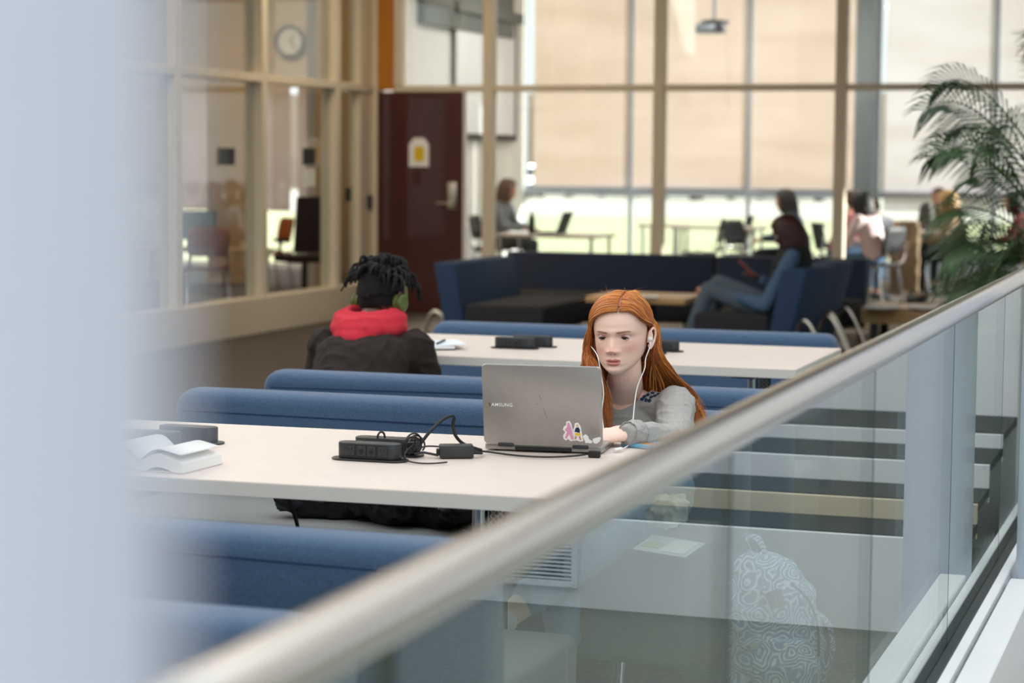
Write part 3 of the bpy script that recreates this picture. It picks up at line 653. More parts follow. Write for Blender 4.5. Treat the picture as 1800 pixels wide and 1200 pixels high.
# seated figure. local frame: +y forward, +x the person's right, origin on the floor under the pelvis
def person(name, label, loc, face, seat=.45, lean=.15, s=1.0, top='shirt', top_mat=None, legs_mat=None, shoe_mat='dark_shell', skin='skin_tan', hair_mat=None, hair='long', look=(0, 1, -.15), arms=None, legs=None, vox=.014, infl=.012, cat='person', loose=.0, headoff=(0, 0, 0), zbase=0.0, detail=True, wr=.006, group=None):
    t = thing(name, label, cat, (loc[0], loc[1], zbase), face, group)
    V = Vector; P = V((0, 0, seat-zbase+.095)); dr = V((0, math.sin(lean), math.cos(lean))); N = P+dr*.47*s; C = P+dr*.30*s; W_ = P+dr*.13*s
    fwd = V((0, math.cos(lean), -math.sin(lean))); X = V((1, 0, 0))
    shr = N+V((.175*s, .0, -.035)); shl = N+V((-.175*s, 0, -.035))
    A = {'er': shr+V((.07, .10, -.24))*s, 'wr': shr+V((-.02, .33, -.27))*s, 'el': shl+V((-.07, .10, -.24))*s, 'wl': shl+V((.02, .33, -.27))*s, 'hr': (0, 1, -.15), 'hl': (0, 1, -.15)}
    if arms: A.update({k: V(v) for k, v in arms.items()})
    Lg = {'kr': V((.11, .43, seat-zbase+.07)), 'ar': V((.11, .42, .09)), 'kl': V((-.11, .43, seat-zbase+.07)), 'al': V((-.11, .42, .09))}
    if legs: Lg.update({k: V(v) for k, v in legs.items()})
    H = N+V((0, .05+.10*math.sin(lean), .185))*1.0+V(headoff); M = fmat(H, look)
    def torso(bm, i):
        esweep(bm, [(P-V((0, 0, .09)), .12*s+i, .09*s+i, X, V((0, 1, 0))), (P, .165*s+i, .115*s+i, X, fwd), (W_, .140*s+i, .100*s+i, X, fwd), (C, .158*s+i, .112*s+i, X, fwd), (C+dr*.09*s, .165*s+i, .100*s+i, X, fwd), (N-dr*.03, .125*s+i, .07*s+i, X, fwd), (N+dr*.015, .062*s+i*.8, .058*s+i*.8, X, fwd)])
    def armseg(bm, i, to=1.0):
        for sh, e_, w_ in ((shr, A['er'], A['wr']), (shl, A['el'], A['wl'])):
            limb(bm, [sh, (sh+e_)/2, e_], [.052*s+i, .048*s+i, .040*s+i]); q = e_+(w_-e_)*to
            limb(bm, [e_, (e_*2+q)/3, q], [.040*s+i, .040*s+i, .028*s+i])
    bm = new(); torso(bm, 0); armseg(bm, 0)
    limb(bm, [N-V((0, .01, .02)), H+M.to_3x3() @ V((0, -.025, -.07))], [.056, .052])
    for k, a_, sx in (('kr', 'ar', 1), ('kl', 'al', -1)):
        h = P+V((sx*.09*s, .02, -.02)); limb(bm, [h, (h+Lg[k])/2, Lg[k]], [.078*s, .070*s, .052*s]); limb(bm, [Lg[k], Lg[k]*.65+Lg[a_]*.35, Lg[a_]], [.052*s, .050*s, .034*s])
    me = remesh(bm, vox, 3)
    hb = new(); grid_bm(hb, *head_pts(40 if detail else 26, 44 if detail else 30)[:3], M); ear(hb, M, 1); ear(hb, M, -1)
    for w_, hd, sd in ((A['wr'], A['hr'], -1), (A['wl'], A['hl'], 1)): hand(hb, w_, hd, (0, 0, 1), sd, s, .5, 6)
    obj('body', join([me, hb]), skin, t, ang=180)
    if detail:
        for sx in (-1, 1):
            bm = new(); ball(bm, M @ V((sx*.031, .070, 0)), .0125, 12, 8); obj('eye', bm, 'paper', t)
            bm = new(); ball(bm, M @ V((sx*.031, .0785, -.002)), (.006, .006, .006), 10, 6); obj('iris', bm, 'ink', t)
            bm = new(); tube(bm, [M @ V((sx*x, y+.002, z)) for x, y, z in ((.014, .092, .0225), (.030, .088, .027), (.047, .074, .023))], .0026, 6); obj('eyebrow', bm, hair_mat, t)
        bm = new(); tube(bm, [M @ V((x, y, z)) for x, y, z in ((-.022, .083, -.070), (0, .0925, -.0715), (.022, .083, -.070))], [.0012, .0045, .0012], 6); obj('mouth', bm, 'lip', t)
    if top_mat:
        bm = new(); torso(bm, infl+loose); armseg(bm, infl+loose*.6, .93); me = remesh(bm, vox, 3); wrinkle(me, wr, 14, loc[0]); obj(top, me, top_mat, t, ang=180)
    if legs_mat:
        bm = new(); esweep(bm, [(P-V((0, 0, .10)), .13*s, .12*s, X, V((0, 1, 0))), (P+V((0, 0, .0)), .168*s+.006, .122*s+.004, X, fwd), (P+dr*.07, .155*s, .112*s, X, fwd)])
        for k, a_, sx in (('kr', 'ar', 1), ('kl', 'al', -1)):
            h = P+V((sx*.09*s, .02, -.02)); e_ = Lg[k]*.12+Lg[a_]*.88; limb(bm, [h, (h+Lg[k])/2, Lg[k]], [.090*s, .080*s, .064*s]); limb(bm, [Lg[k], (Lg[k]+e_)/2, e_], [.064*s, .058*s, .050*s])
        me = remesh(bm, vox, 3); wrinkle(me, wr*.7, 16, loc[1]); obj('trousers', me, legs_mat, t, ang=180)
    for k, a_ in (('kr', 'ar'), ('kl', 'al')):
        bm = new(); f = Lg[a_]; d = V((0, 1, 0)) if (Lg[a_].z < .2) else (V((0, .8, -.6)))
        f0 = V((f.x, f.y, max(f.z-.045, .045)))
        limb(bm, [f0-d*.05, f0+d*.03, f0+d*.10-V((0, 0, .01)), f0+d*.16-V((0, 0, .016))], [.040, .040, .036, .026]); obj('shoe', remesh(bm, .01, 2), shoe_mat, t, ang=180)
    if hair_mat:
        bm = new(); haircap(bm, M, .017 if hair != 'short' else .012, LINE_F if hair != 'short' else LINE_S)
        rnd = random.Random(int(abs(loc[0])*100))
        if hair in ('long', 'bob'):
            Lh = .34 if hair == 'long' else .13
            for k in range(34):
                a = -2.6+5.2*k/33; a = a+PI; ca, sa = math.cos(a), math.sin(a)   # around the back
                if ca > .45: continue
                x0, y0 = sa*.078, ca*.100
                pts = [M @ V((sa*.05, ca*.07-.01, .105)), M @ V((x0*1.08, y0*1.08, .03)), M @ V((x0*1.1, y0*1.1-.005, -.06))]
                q = pts[-1]; pts += [q+V((0, -.02, -Lh*.4)), q+V((rnd.uniform(-.02, .02), -.03+rnd.uniform(-.02, .02), -Lh*rnd.uniform(.75, 1)))]
                lock(bm, pts, .017, 6, 4, .004, k)
        if hair == 'bun': ball(bm, M @ V((0, -.10, .06)), (.045, .04, .045), 12, 8)
        obj('hair', bm, hair_mat, t, ang=180)
    return t, dict(P=P, N=N, H=H, M=M, A=A, L=Lg, shr=shr, shl=shl)
mat('lip', 'A8584E', .45)
mat('white_shoe', 'E4E2DE', .7)
# ================================================================ THE WOMAN AT THE LAPTOP
vcol_mat('face_skin', .48, .14); vcol_mat('red_hair', .42, 0, .5)
mat('jersey_grey', 'A9A7A3', .95, var=.10, scale=120, bump=.35, bscale=500, stretch=(1, 1, 4), sheen=.1)
mat('jeans_light', '8FA9C4', .95, var=.12, scale=150, bump=.3)
mat('embroidery_blue', '1D3050', .8)
mat('eye_white', 'DAD3CE', .2); mat('iris_brown', '33231A', .15); mat('lash', '2A1A14', .6); mat('pearl', 'F0ECE6', .15); mat('brow_red', '8A5636', .8)
V = Vector
FWD = V((0, -math.cos(math.radians(1)), -math.sin(math.radians(1))))
SH = .94; HSC = Matrix.Diagonal((.985, .95, .915, 1))
eye_mid = at(1078, 596, Y=5.36)
HD = fmat((0, 0, 0), FWD, math.radians(2.0))
Hp = eye_mid-HD.to_3x3() @ V((0, .078*.95, -.004))
HM = Matrix.Translation(Hp) @ HD @ HSC
NB = at(1088, 706, Y=5.50)                       # pit of the neck
BX = NB.x
ZS = NB.z
wom = thing('person', 'red-haired woman in grey top looking down at the laptop', 'person', (BX, 5.6, 0))
shl_ = V((BX+.150, 5.53, ZS-.005)); shr_ = V((BX-.150, 5.53, ZS-.005))
ell = at(1188, 779, Y=5.27); wrl = at(1108, 762, Y=5.06)
elr = V((2*BX-ell.x, ell.y, ell.z)); wrr = V((BX-.10, 5.06, wrl.z))
pel = V((BX, 5.68, .535))
Xv = V((1, 0, 0)); sp = (V((BX, 5.56, ZS))-pel); spn = sp.normalized(); fv = V((0, -spn.z, spn.y))
def wtorso(bm, i, top=True):
    st = [(pel-V((0, 0, .09)), .13+i, .10+i, Xv, V((0, 1, 0))), (pel, .165+i, .115+i, Xv, fv), (pel+sp*.30, .125+i, .092+i, Xv, fv), (pel+sp*.55, .135+i, .105+i, Xv, fv), (pel+sp*.74+fv*.012, .143+i, .110+i, Xv, fv), (pel+sp*.90, .146+i, .082+i, Xv, fv), (pel+sp*1.0, .115+i, .056+i, Xv, fv)]
    for sx in (-1, 1): limb(bm, [NB+V((sx*.030, .062, .012)), NB+V((sx*.085, .045, -.012)), NB+V((sx*.135, .035, -.020))], [.030+i, .034+i, .040+i])
    if top: st.append((pel+sp*1.06, .060+i*.7, .046+i*.7, Xv, fv))
    esweep(bm, st, 28)
    for sx in (-1, 1): ball(bm, pel+sp*.70+Xv*sx*.062+fv*(.075), (.056+i, .05+i, .056+i), 16, 12)
def warms(bm, i, to=1.0):
    for s_, e_, w_ in ((shl_, ell, wrl), (shr_, elr, wrr)):
        limb(bm, [s_, (s_+e_)/2, e_], [.046+i, .040+i, .035+i], 16); q = e_+(w_-e_)*to; limb(bm, [e_, (e_*2+q)/3, q], [.035+i, .034+i, .025+i], 16)
# skin: head, neck and chest in one continuous fine surface, arms, hands and legs in the same mesh
hb = new(); X_, Y_, Z_, A_ = head_pts(120, 160); grid_bm(hb, X_, Y_, Z_, HM)
nk = [HM @ V((0, -.022, -.045)), HM @ V((0, -.030, -.115)), NB+V((0, .055, .02)), NB+V((0, .075, -.05))]
limb(hb, nk, [.046, .0455, .053, .075], 24, 8)
esweep(hb, [(pel+sp*.55, .125, .098, Xv, fv), (pel+sp*.74, .137, .098, Xv, fv), (pel+sp*.90, .140, .078, Xv, fv), (pel+sp*.97, .115, .062, Xv, fv), (pel+sp*1.03, .08, .05, Xv, fv)], 28)
up_me = remesh(hb, .0019, 3, .5)
lw = new(); wtorso(lw, -.004, False); warms(lw, 0)
# legs: left one crossed over the right
knl = at(1035, 968, Y=5.20); anl = at(893, 1083, Y=5.0); knr = V((BX-.09, 5.24, .50)); anr = V((BX-.06, 5.22, .09))
for h, k_, a_ in ((pel+V((.09, -.02, -.02)), knl, anl), (pel+V((-.09, -.02, -.02)), knr, anr)):
    limb(lw, [h, (h+k_)/2, k_], [.075, .066, .050]); limb(lw, [k_, k_*.65+a_*.35, a_], [.05, .048, .031])
lw_me = remesh(lw, .006, 3)
hn = new()
hdl = V((-.95, -.10, -.12)); hand(hn, wrl, hdl, (0.1, -.35, 1), 1, .95, .42, 10)
hand(hn, wrr, (.35, -.9, -.1), (0, 0, 1), -1, .90, .34, 10)
hn_me = remesh(hn, .0022, 3)
ex = new(); ear(ex, HM, 1, .98); ear(ex, HM, -1, .98)
# eyelids: patches of a sphere around each eyeball, edges follow the lid line
EY = .0618; ER = .0142
def lidpatch(bm, sx, upper):
    na, ne = 24, 8; rows = []
    for i in range(na+1):
        az = -62+124*i/na; k = (az/62)**2; row = []
        eu = 3-15*k; el_ = -23+11*k
        for j in range(ne+1):
            t = j/ne; e_ = eu+(50-eu)*t if upper else el_+(-55-el_)*t; sink = .0009*t*t+.0016*abs(az/62)**5
            r = ER*1.05 + (.0005 if (upper and j == 0) else 0) - sink; a, q = math.radians(az), math.radians(e_)
            row.append(bm.verts.new(HM @ V((sx*.0305+r*math.sin(a)*math.cos(q), EY+r*math.cos(a)*math.cos(q), r*math.sin(q)))))
        rows.append(row)
    for a, b in zip(rows, rows[1:]):
        for j in range(ne): bm.faces.new((a[j], b[j], b[j+1], a[j+1]))
    return [r[0].co.copy() for r in rows]
lash = {}
for sx in (-1, 1): lash[sx] = lidpatch(ex, sx, True); lash[sx, 0] = lidpatch(ex, sx, False)
body = join([up_me, lw_me, hn_me, ex])
Hi = HM.inverted()
def wcol(co):
    n = len(co); h = np.c_[co, np.ones(n)] @ np.array(Hi).T; x, y, z = h[:, 0], h[:, 1], h[:, 2]; ax = abs(x)
    base = np.tile(np.array(lin('FAD4C2')), (n, 1)); inhead = (z > -.13) & (y > .0) & (ax < .1)
    def mixc(c, m): nonlocal base; m = (m*inhead)[:, None]; base = base*(1-m)+np.array(lin(c))*m
    mixc('D98F80', .55*np.clip(g2(ax, z, .043, -.032, .017, .013), 0, 1)); mixc('DB9484', .5*g2(ax, z, 0, -.038, .010, .008)*(y > .09))
    mixc('A9776E', .65*g2(ax, z, .031, .006, .017, .0055)); mixc('B98A80', .5*g2(ax, z, .031, -.014, .015, .005))
    bz = .0135+.16*(ax-.012)-5*np.clip(ax-.034, 0, 1)**2*3; bw = np.interp(ax, [.010, .016, .035, .052], [.0, .0042, .0036, .0008])
    mixc('8A5536', .85*np.clip(1-((z-bz)/np.maximum(bw, 1e-4))**2, 0, 1)*(bw > 0)*(ax < .047)*(y > .04))
    lipw = np.sqrt(np.clip(1-(ax/.0205)**2, 0, 1)); up = -.0602-.0035*np.exp(-(ax/.004)**2)-.004*(ax/.0205)**2; lo = -.0705-.0125*lipw
    m = np.clip((up-z)/.0016+.5, 0, 1)*np.clip((z-lo)/.0016+.5, 0, 1)*np.clip((.0205-ax)/.002, 0, 1)*(y > .05); mixc('CE7770', .85*m)
    mixc('4A1512', .9*np.exp(-((z+.0698+.02*ax*ax/.02)/.0013)**2)*(ax < .014)*(y > .05))
    mixc('8A3F38', .8*g2(ax, z, .0065, -.0478, .0028, .0014)*(y > .06))
    fr = np.array([noise.noise(V(p)*420) for p in (h[:, :3] if n else [])]) if n else np.zeros(0); mixc('CC8A6C', .35*np.clip((fr-.42)*5, 0, 1)*(z < .02)*(z > -.06))
    return base
vcol(body, wcol); body.materials.append(MATS['face_skin'])
obj('body', body, 'face_skin', wom, world=True, ang=180)
for sx in (-1, 1):
    bm = new(); ball(bm, HM @ V((sx*.0305, EY, 0)), ER*.90, 24, 16); e_ = obj('eye', bm, 'eye_white', wom, world=True)
    gd = HD.to_3x3() @ V((sx*-.06, math.cos(math.radians(9)), -math.sin(math.radians(9)))).normalized(); c0 = HM @ V((sx*.0305, EY, 0))
    bm = new(); lathe(bm, [(.0001, .0024), (.0030, .0021), (.0056, .0008), (.0058, 0)][::-1], (0, 0, 0), 20); _xf(bm, bm.verts, Matrix.Translation(c0+gd*(ER*.82)) @ gd.to_track_quat('Z', 'Y').to_matrix().to_4x4()); obj('iris', bm, 'iris_brown', wom, world=True)
    bm = new(); q = HD.to_3x3() @ V((0, .0009, .0)); tube(bm, [p+q for p in lash[sx][2:-1]], lambda t: .0015*(.5+math.sin(t*PI)), 6); obj('eyelashes', bm, 'lash', wom, world=True)
# grey top with scooped neckline
bm = new(); wtorso(bm, .008); warms(bm, .010, .96)
me = remesh(bm, .0045, 4); wrinkle(me, .0040, 15, 3, (.8, .8, 2.2))
zc = at(1086, 727, Y=5.42).z; bm = new(); bm.from_mesh(me)
kill = [f for f in bm.faces if (lambda c: c.y < 5.60 and c.z > zc+.92*(math.sqrt((c.x-BX)**2+.0006)-.0245) and abs(c.x-BX) < .098)(f.calc_center_median())]
bmesh.ops.delete(bm, geom=kill, context='FACES')
for _ in range(14):
    bv = [v for v in bm.verts if v.is_boundary]; tgt = {}
    for v in bv:
        nb = [e.other_vert(v) for e in v.link_edges if e.is_boundary]
        if len(nb) == 2: tgt[v] = v.co*.4+(nb[0].co+nb[1].co)*.3
    for v, c in tgt.items(): v.co = c
rim = [e for e in bm.edges if e.is_boundary]; sh_bm = bm.copy()
top_o = obj('grey_top', bm, 'jersey_grey', wom, world=True, ang=180)
sd = top_o.modifiers.new('s', 'SOLIDIFY'); sd.thickness = .003; sd.offset = -1
from mathutils.bvhtree import BVHTree
bvh = BVHTree.FromBMesh(sh_bm)
def hit(tree, px, py):
    v = FW+RT*((px-900)/F_PX)-UP*((py-600)/F_PX); r = tree.ray_cast(CAM, v.normalized()); return r
rr_ = random.Random(4)
for (px, py) in ((1133, 697), (1139, 694), (1145, 698), (1141, 688), (1150, 684), (1147, 691), (1153, 678), (1158, 673), (1155, 688), (1161, 679), (1137, 684), (1164, 671), (1129, 701), (1136, 703), (1142, 704), (1151, 696), (1157, 693), (1146, 679)):
    p, n_, i_, d_ = hit(bvh, px, py)
    if p is None: continue
    q = n_.to_track_quat('Z', 'Y').to_matrix().to_4x4(); M = Matrix.Translation(p+n_*.0014) @ q; fl = new()
    ball(fl, M @ V((0, 0, 0)), (.0020, .0020, .0012), 8, 5, q)
    for k in range(5):
        a = k*2*PI/5+rr_.random()*.4; ball(fl, M @ V((.0034*math.cos(a), .0034*math.sin(a), 0)), (.0026, .0026, .0012), 8, 5, q)
    fl.transform(wpt(wom).inverted()); obj('embroidered_flower', fl, 'embroidery_blue', top_o, ang=180)
sh_bm.free()
# frilled cuff
fd = (wrl-ell).normalized(); fs = fd.cross(V((0, 0, 1))).normalized(); fu = fs.cross(fd); c0 = ell+(wrl-ell)*.95
bm = new(); rings = []
for j, (o_, r_) in enumerate(((-.016, .038), (-.006, .038), (.004, .034), (.012, .029), (.018, .0275), (.024, .0295))):
    rings.append([bm.verts.new(c0+fd*(o_+.001*math.sin(k*2.1))+(fs*math.cos(k*PI/24)+fu*math.sin(k*PI/24))*(r_+.0013*math.sin(k*PI/24*11+j*.4))) for k in range(48)])
for a, b in zip(rings, rings[1:]):
    for k in range(48): bm.faces.new((a[k], a[(k+1) % 48], b[(k+1) % 48], b[k]))
o = obj('frilled_cuff', bm, 'jersey_grey', wom, world=True, ang=180); sd = o.modifiers.new('s', 'SOLIDIFY'); sd.thickness = .002
# jeans
bm = new(); esweep(bm, [(pel-V((0, 0, .10)), .14, .12, Xv, V((0, 1, 0))), (pel, .172, .122, Xv, fv), (pel+spn*.07, .155, .108, Xv, fv)])
for h, k_, a_ in ((pel+V((.09, -.02, -.02)), knl, anl), (pel+V((-.09, -.02, -.02)), knr, anr)):
    c = a_*.74+k_*.26; limb(bm, [h, (h+k_)/2, k_], [.086, .076, .060]); limb(bm, [k_, (k_+c)/2, c], [.060, .054, .048])
me = remesh(bm, .007, 3); wrinkle(me, .004, 16, 2); obj('jeans', me, 'jeans_light', wom, world=True, ang=180)
for k_, a_ in ((knl, anl), (knr, anr)):
    d = (a_-k_).normalized(); f = V((-.75, -.45, -.45)) if a_ is anl else V((-.1, -1, -.15)); f = f.normalized(); c = a_+d*.045
    bm = new(); limb(bm, [c-f*.03, c+f*.05, c+f*.11, c+f*.165], [.034, .036, .034, .024]); obj('shoe', remesh(bm, .006, 2), 'white_shoe', wom, world=True, ang=180)
# hair -----------------------------------------------------------
def hl(x, y, z): return HM @ V((x, y, z))
bm = new(); haircap(bm, HM, .0066, [.094, .088, .070, .036, .018, -.04, -.085], 80, 120)
for f in list(bm.faces):
    c = Hi @ f.calc_center_median()
cap_me = bpy.data.meshes.new('hair'); bmesh.ops.recalc_face_normals(bm, faces=bm.faces[:]); bm.to_mesh(cap_me); bm.free()
rn = random.Random(11)
HP = []    # (points, radius, wave)
PX = -.017
def part(s):   # along the parting from the forehead to the back of the crown
    y = np.interp(s, [0, .35, .7, 1], [.083, .045, -.03, -.085]); z = np.interp(s, [0, .35, .7, 1], [.073, .1145, .126, .085]); return y, z
def J(a): return V((rn.uniform(-a, a), rn.uniform(-a, a), rn.uniform(-a, a)))
for i in range(1150):        # viewer's left: over the forehead, down in front of the shoulder
    s = rn.random()**1.2; y, z = part(s); d = rn.random()
    p = [hl(PX+.002, y, z+.002), hl(.030, y*.93, z+.002-np.interp(s, [0, .4, 1], [.010, .004, .002])), hl(.063+.004*d, np.interp(s, [0, 1], [.052, -.06]), np.interp(s, [0, .4, 1], [.040, .056, .06])), hl(.078+.010*d, np.interp(s, [0, .5, 1], [.036, .0, -.06]), .008), hl(.083+.018*d, np.interp(s, [0, .5, 1], [.028, -.005, -.05]), -.050)]
    e1 = at(np.interp(d, [0, 1], [1052, 1024])+rn.uniform(-5, 5), 650, Y=5.38+.10*s); e2 = at(np.interp(d, [0, 1], [1068, 1012])+rn.uniform(-9, 9), 705, Y=5.39+.08*s); e3 = at(np.interp(d, [0, 1], [1072, 1025])+rn.uniform(-10, 10), rn.uniform(740, 775), Y=5.38+.06*s)
    HP.append((p+[e1, e2, e3], rn.uniform(.0008, .0017), .004))
for i in range(1700):        # viewer's right: swept back behind the ear, falling behind and outside the shoulder
    s = rn.random(); y, z = part(s); d = rn.random(); d2 = rn.random()
    p = [hl(PX-.002, y, z+.002), hl(-.046, y*.86-.004, z*.94+.004), hl(-.0690-.004*d, np.interp(s, [0, 1], [.038, -.07]), np.interp(s, [0, 1], [.044, .045])), hl(-.082-.006*d, np.interp(s, [0, 1], [-.028, -.075]), np.interp(s, [0, 1], [.018, .010])), hl(-.080-.012*d, -.045-.035*d2, -.055)]
    e1 = at(np.interp(d, [0, 1], [1130, 1184])+rn.uniform(-5, 5), 648+8*d, Y=5.53+.05*d2); e2 = at(np.interp(d, [0, 1], [1148, 1216])+rn.uniform(-7, 7), 690, Y=5.64+.05*d2); e3 = at(np.interp(d, [0, 1], [1180, 1232])+rn.uniform(-9, 9), 726, Y=5.64+.05*d2); e4 = at(np.interp(d, [0, 1], [1195, 1240])+rn.uniform(-9, 9), rn.uniform(745, 775), Y=5.60+.05*d2)
    HP.append((p+[e1, e2, e3, e4], rn.uniform(.0008, .0017), .0055))
for i in range(300):        # back of the head
    a = rn.uniform(-1.2, 1.2)+PI; ca, sa = math.cos(a), math.sin(a); yy, zz = part(rn.uniform(.6, 1))
    p = [hl(PX, yy, zz), hl(sa*.06, ca*.09, .07), hl(sa*.082, ca*.108, 0), hl(sa*.085, ca*.10-.01, -.08)]
    q = p[-1]; HP.append((p+[q+V((rn.uniform(-.02, .02), .06, -.10)), q+V((rn.uniform(-.04, .04), .07, -.22))], rn.uniform(.002, .003), .005))
pb = new(); grid_bm(pb, *head_pts(50, 60, .007, False)[:3], Matrix.Identity(4)); HT = BVHTree.FromBMesh(pb); pb.free(); HC = V((0, -.006, .015))
def push(P, off):
    out = []
    for p in P:
        q = Hi @ p; d = q-HC; L = d.length
        if L < .19 and q.z > -.09:
            r = HT.ray_cast(HC, d/L)
            if r[0] is not None and L < r[3]+off: q = HC+d*((r[3]+off)/L); p = HM @ q
        out.append(p)
    return out
bm = new(); cl = bm.verts.layers.float_color.new('Col')
pal = [lin(c) for c in ('C7722E', 'D4873C', 'B5652A', 'DF9C50', '9C541F')]
for k, (p, r, wv) in enumerate(HP):
    n0 = len(bm.verts); c = pal[rn.choice((0, 0, 1, 1, 2, 2, 3, 4))]; f = rn.uniform(.85, 1.12); lock(bm, push(spline(p, 5), rn.uniform(.0, .006)), r, 3, 1, wv, k % 17 + rn.random()); bm.verts.ensure_lookup_table()
    for v in bm.verts[n0:]: v[cl] = (c[0]*f, c[1]*f, c[2]*f, 1)
for k in range(16):          # a few flyaway hairs
    a = rn.uniform(-1.1, 1.1); q = hl(math.sin(a)*.07, rn.uniform(-.05, .04), .06+.065*math.cos(a)); n0 = len(bm.verts)
    o_ = V((math.sin(-a)*.02*-1, 0, .02)); lock(bm, [q, q+V((-math.sin(a)*.02, 0, .014)), q+V((-math.sin(a)*.05+rn.uniform(-.02, .02), 0, .016+rn.uniform(-.02, .01)))], .00035, 3, 5); bm.verts.ensure_lookup_table()
    for v in bm.verts[n0:]: v[cl] = (*pal[1], 1)
n0 = len(bm.verts); bm.from_mesh(cap_me); bm.verts.ensure_lookup_table()
for v in bm.verts[n0:]:
    q = Hi @ v.co; v[cl] = (*lin('E3AE93' if (abs(q.x-PX) < .0045 and q.z > .06 and q.y > -.03) else 'A85A24'), 1)
for (p, r) in ((([hl(-.076, -.05, .0), hl(-.082, -.06, -.07), at(1152, 655, Y=5.58), at(1182, 692, Y=5.68), at(1208, 728, Y=5.68), at(1218, 752, Y=5.64)]), .020), (([hl(.072, .0, .0), hl(.078, .0, -.06), at(1040, 655, Y=5.43), at(1042, 700, Y=5.44), at(1050, 745, Y=5.42)]), .016)):
    n0 = len(bm.verts); lock(bm, p, r, 10, 6); bm.verts.ensure_lookup_table()
    for v in bm.verts[n0:]: v[cl] = (*lin('8A4216'), 1)
obj('hair', bm, 'red_hair', wom, world=True, ang=180)
bm = new(); ball(bm, HM @ V((-.0815, -.004, -.0395)), .0026, 10, 8); obj('stud_earring', bm, 'pearl', wom, world=True)
# earphones
ep = thing('earphones', 'white wired earphones in the ears of the red-haired woman', 'earphones', Hp)
for sx in (-1, 1):
    bm = new(); c = HM @ V((sx*.083, .004, -.012)); ball(bm, c, (.0065, .0075, .0075), 12, 8); tube(bm, [c, HM @ V((sx*.085, .008, -.030))], .0028, 8); obj('earbud', bm, 'cable_white', ep, world=True)
e0 = HM @ V((-.085, .008, -.030))
bm = new(); tube(bm, spline([e0, at(1135, 630, Y=5.40), at(1133, 648, Y=5.38), at(1121, 678, Y=5.36), at(1116, 705, Y=5.33), at(1113, 735, Y=5.27), at(1110, 752, Y=5.22), at(1100, 770, Y=5.18)], 6), .0014, 6); obj('cable', bm, 'cable_white', ep, world=True)
e0 = HM @ V((.085, .008, -.030))
bm = new(); tube(bm, spline([e0, at(1050, 625, Y=5.30), at(1056, 655, Y=5.29), at(1061, 690, Y=5.28), at(1058, 725, Y=5.26), at(1062, 760, Y=5.22)], 6), .0014, 6); obj('cable', bm, 'cable_white', ep, world=True)
# ================================================================ ON AND AROUND THE LAPTOP TABLE
a0 = at(851, 791, z=ZT); a1 = at(1060, 798.5, z=ZT); LW = .295; lrz = math.atan2(a1.y-a0.y, a1.x-a0.x); lc = (a0+a1)/2
lp = thing('laptop', 'open grey laptop with stickers on its lid', 'laptop', (lc.x, lc.y, ZT), lrz)
LH = .203; TH = math.radians(11); MLID = Matrix.Translation((0, .004, .016)) @ Matrix.Rotation(PI/2+TH*-1+2*TH, 4, 'X')
# lid plane: local u = x, v = up the lid, outer face towards the camera
bm = new(); prism(bm, rrect(LW, .205, .006), .014, Matrix.Translation((0, .105, .003)), .003, 2); bs = obj('base', bm, 'laptop_grey', lp)
bm = new(); b6(bm, -LW/2+.02, LW/2-.02, .03, .125, .0165, .0178); obj('keyboard_well', bm, 'keys', bs, smooth=False)
bm = new()
for r_ in range(5):
    for c_ in range(13): box(bm, (-LW/2+.031+c_*.0194, .040+r_*.0185, .0185), (.0165, .0155, .0016))
obj('keycaps', bm, 'keys', bs, smooth=False)
bm = new(); prism(bm, rrect(.1, .055, .004), .0008, Matrix.Translation((0, .165, .017))); obj('trackpad', bm, 'laptop_rim', bs)
for sx in (-1, 1):
    for yy in (.02, .19): bm = new(); cyl(bm, (sx*.12, yy, 0), .007, .003, 10); obj('rubber_foot', bm, 'cable_black', bs)
for yy in (.05, .075, .10): bm = new(); box(bm, (LW/2-.0015, yy, .0095), (.0036, .013, .005)); obj('port', bm, 'socket_dark', bs, smooth=False)
tilt = Matrix.Translation((0, .0, .018)) @ Matrix.Rotation(PI/2+TH, 4, 'X')      # x, y(up the lid), z -> outwards(-Y)
bm = new(); prism(bm, rrect(LW, LH, .010, 6), .0055, tilt @ Matrix.Translation((0, LH/2, -.002)), .0015, 2); lid = obj('lid', bm, 'laptop_grey', lp)
bm = new(); prism(bm, rrect(LW+.0015, LH+.0015, .011, 6), .0022, tilt @ Matrix.Translation((0, LH/2, -.003)), .0006, 1); obj('lid_rim', bm, 'laptop_rim', lid)
bm = new(); prism(bm, rrect(LW-.02, LH-.03, .003), .0008, tilt @ Matrix.Translation((0, LH/2+.004, -.004))); obj('display', bm, 'ink', lid)
for sx in (-1, 1):
    bm = new(); box(bm, (sx*.093, -.001, .0165), (.040, .010, .010), None, .003, 2); obj('hinge', bm, 'charcoal_plastic', lp)
bm = new(); b6(bm, -.07, .07, -.004, .002, .004, .013); vs_ = obj('vent_strip', bm, 'cable_black', lp, smooth=False)
bm = new()
for k in range(34): box(bm, (-.066+k*.004, -.005, .0085), (.0016, .002, .006))
obj('vent_fins', bm, 'charcoal_plastic', vs_, smooth=False)
def uv(px, py): return ((px-852)/207*LW-LW/2, (795-py)/148*LH)
ZO = .0036
def lettering(txt, size, m, parent, M, name='lettering', ext=.0002, off=0.0):
    c = bpy.data.curves.new('t', 'FONT'); c.body = txt; c.size = size; c.extrude = ext; c.align_x = 'LEFT'; c.offset = off; c.space_character = 1.12
    o = bpy.data.objects.new('t', c); COL.objects.link(o); me = ev(o); bpy.data.objects.remove(o); bpy.data.curves.remove(c); me.transform(M)
    return obj(name, me, m, parent, smooth=False)
u, v = uv(862, 724)
lettering('S', .0125, 'charcoal_plastic', lid, tilt @ Matrix.Translation((u, v, ZO)), 'worn_letter', off=.00008)
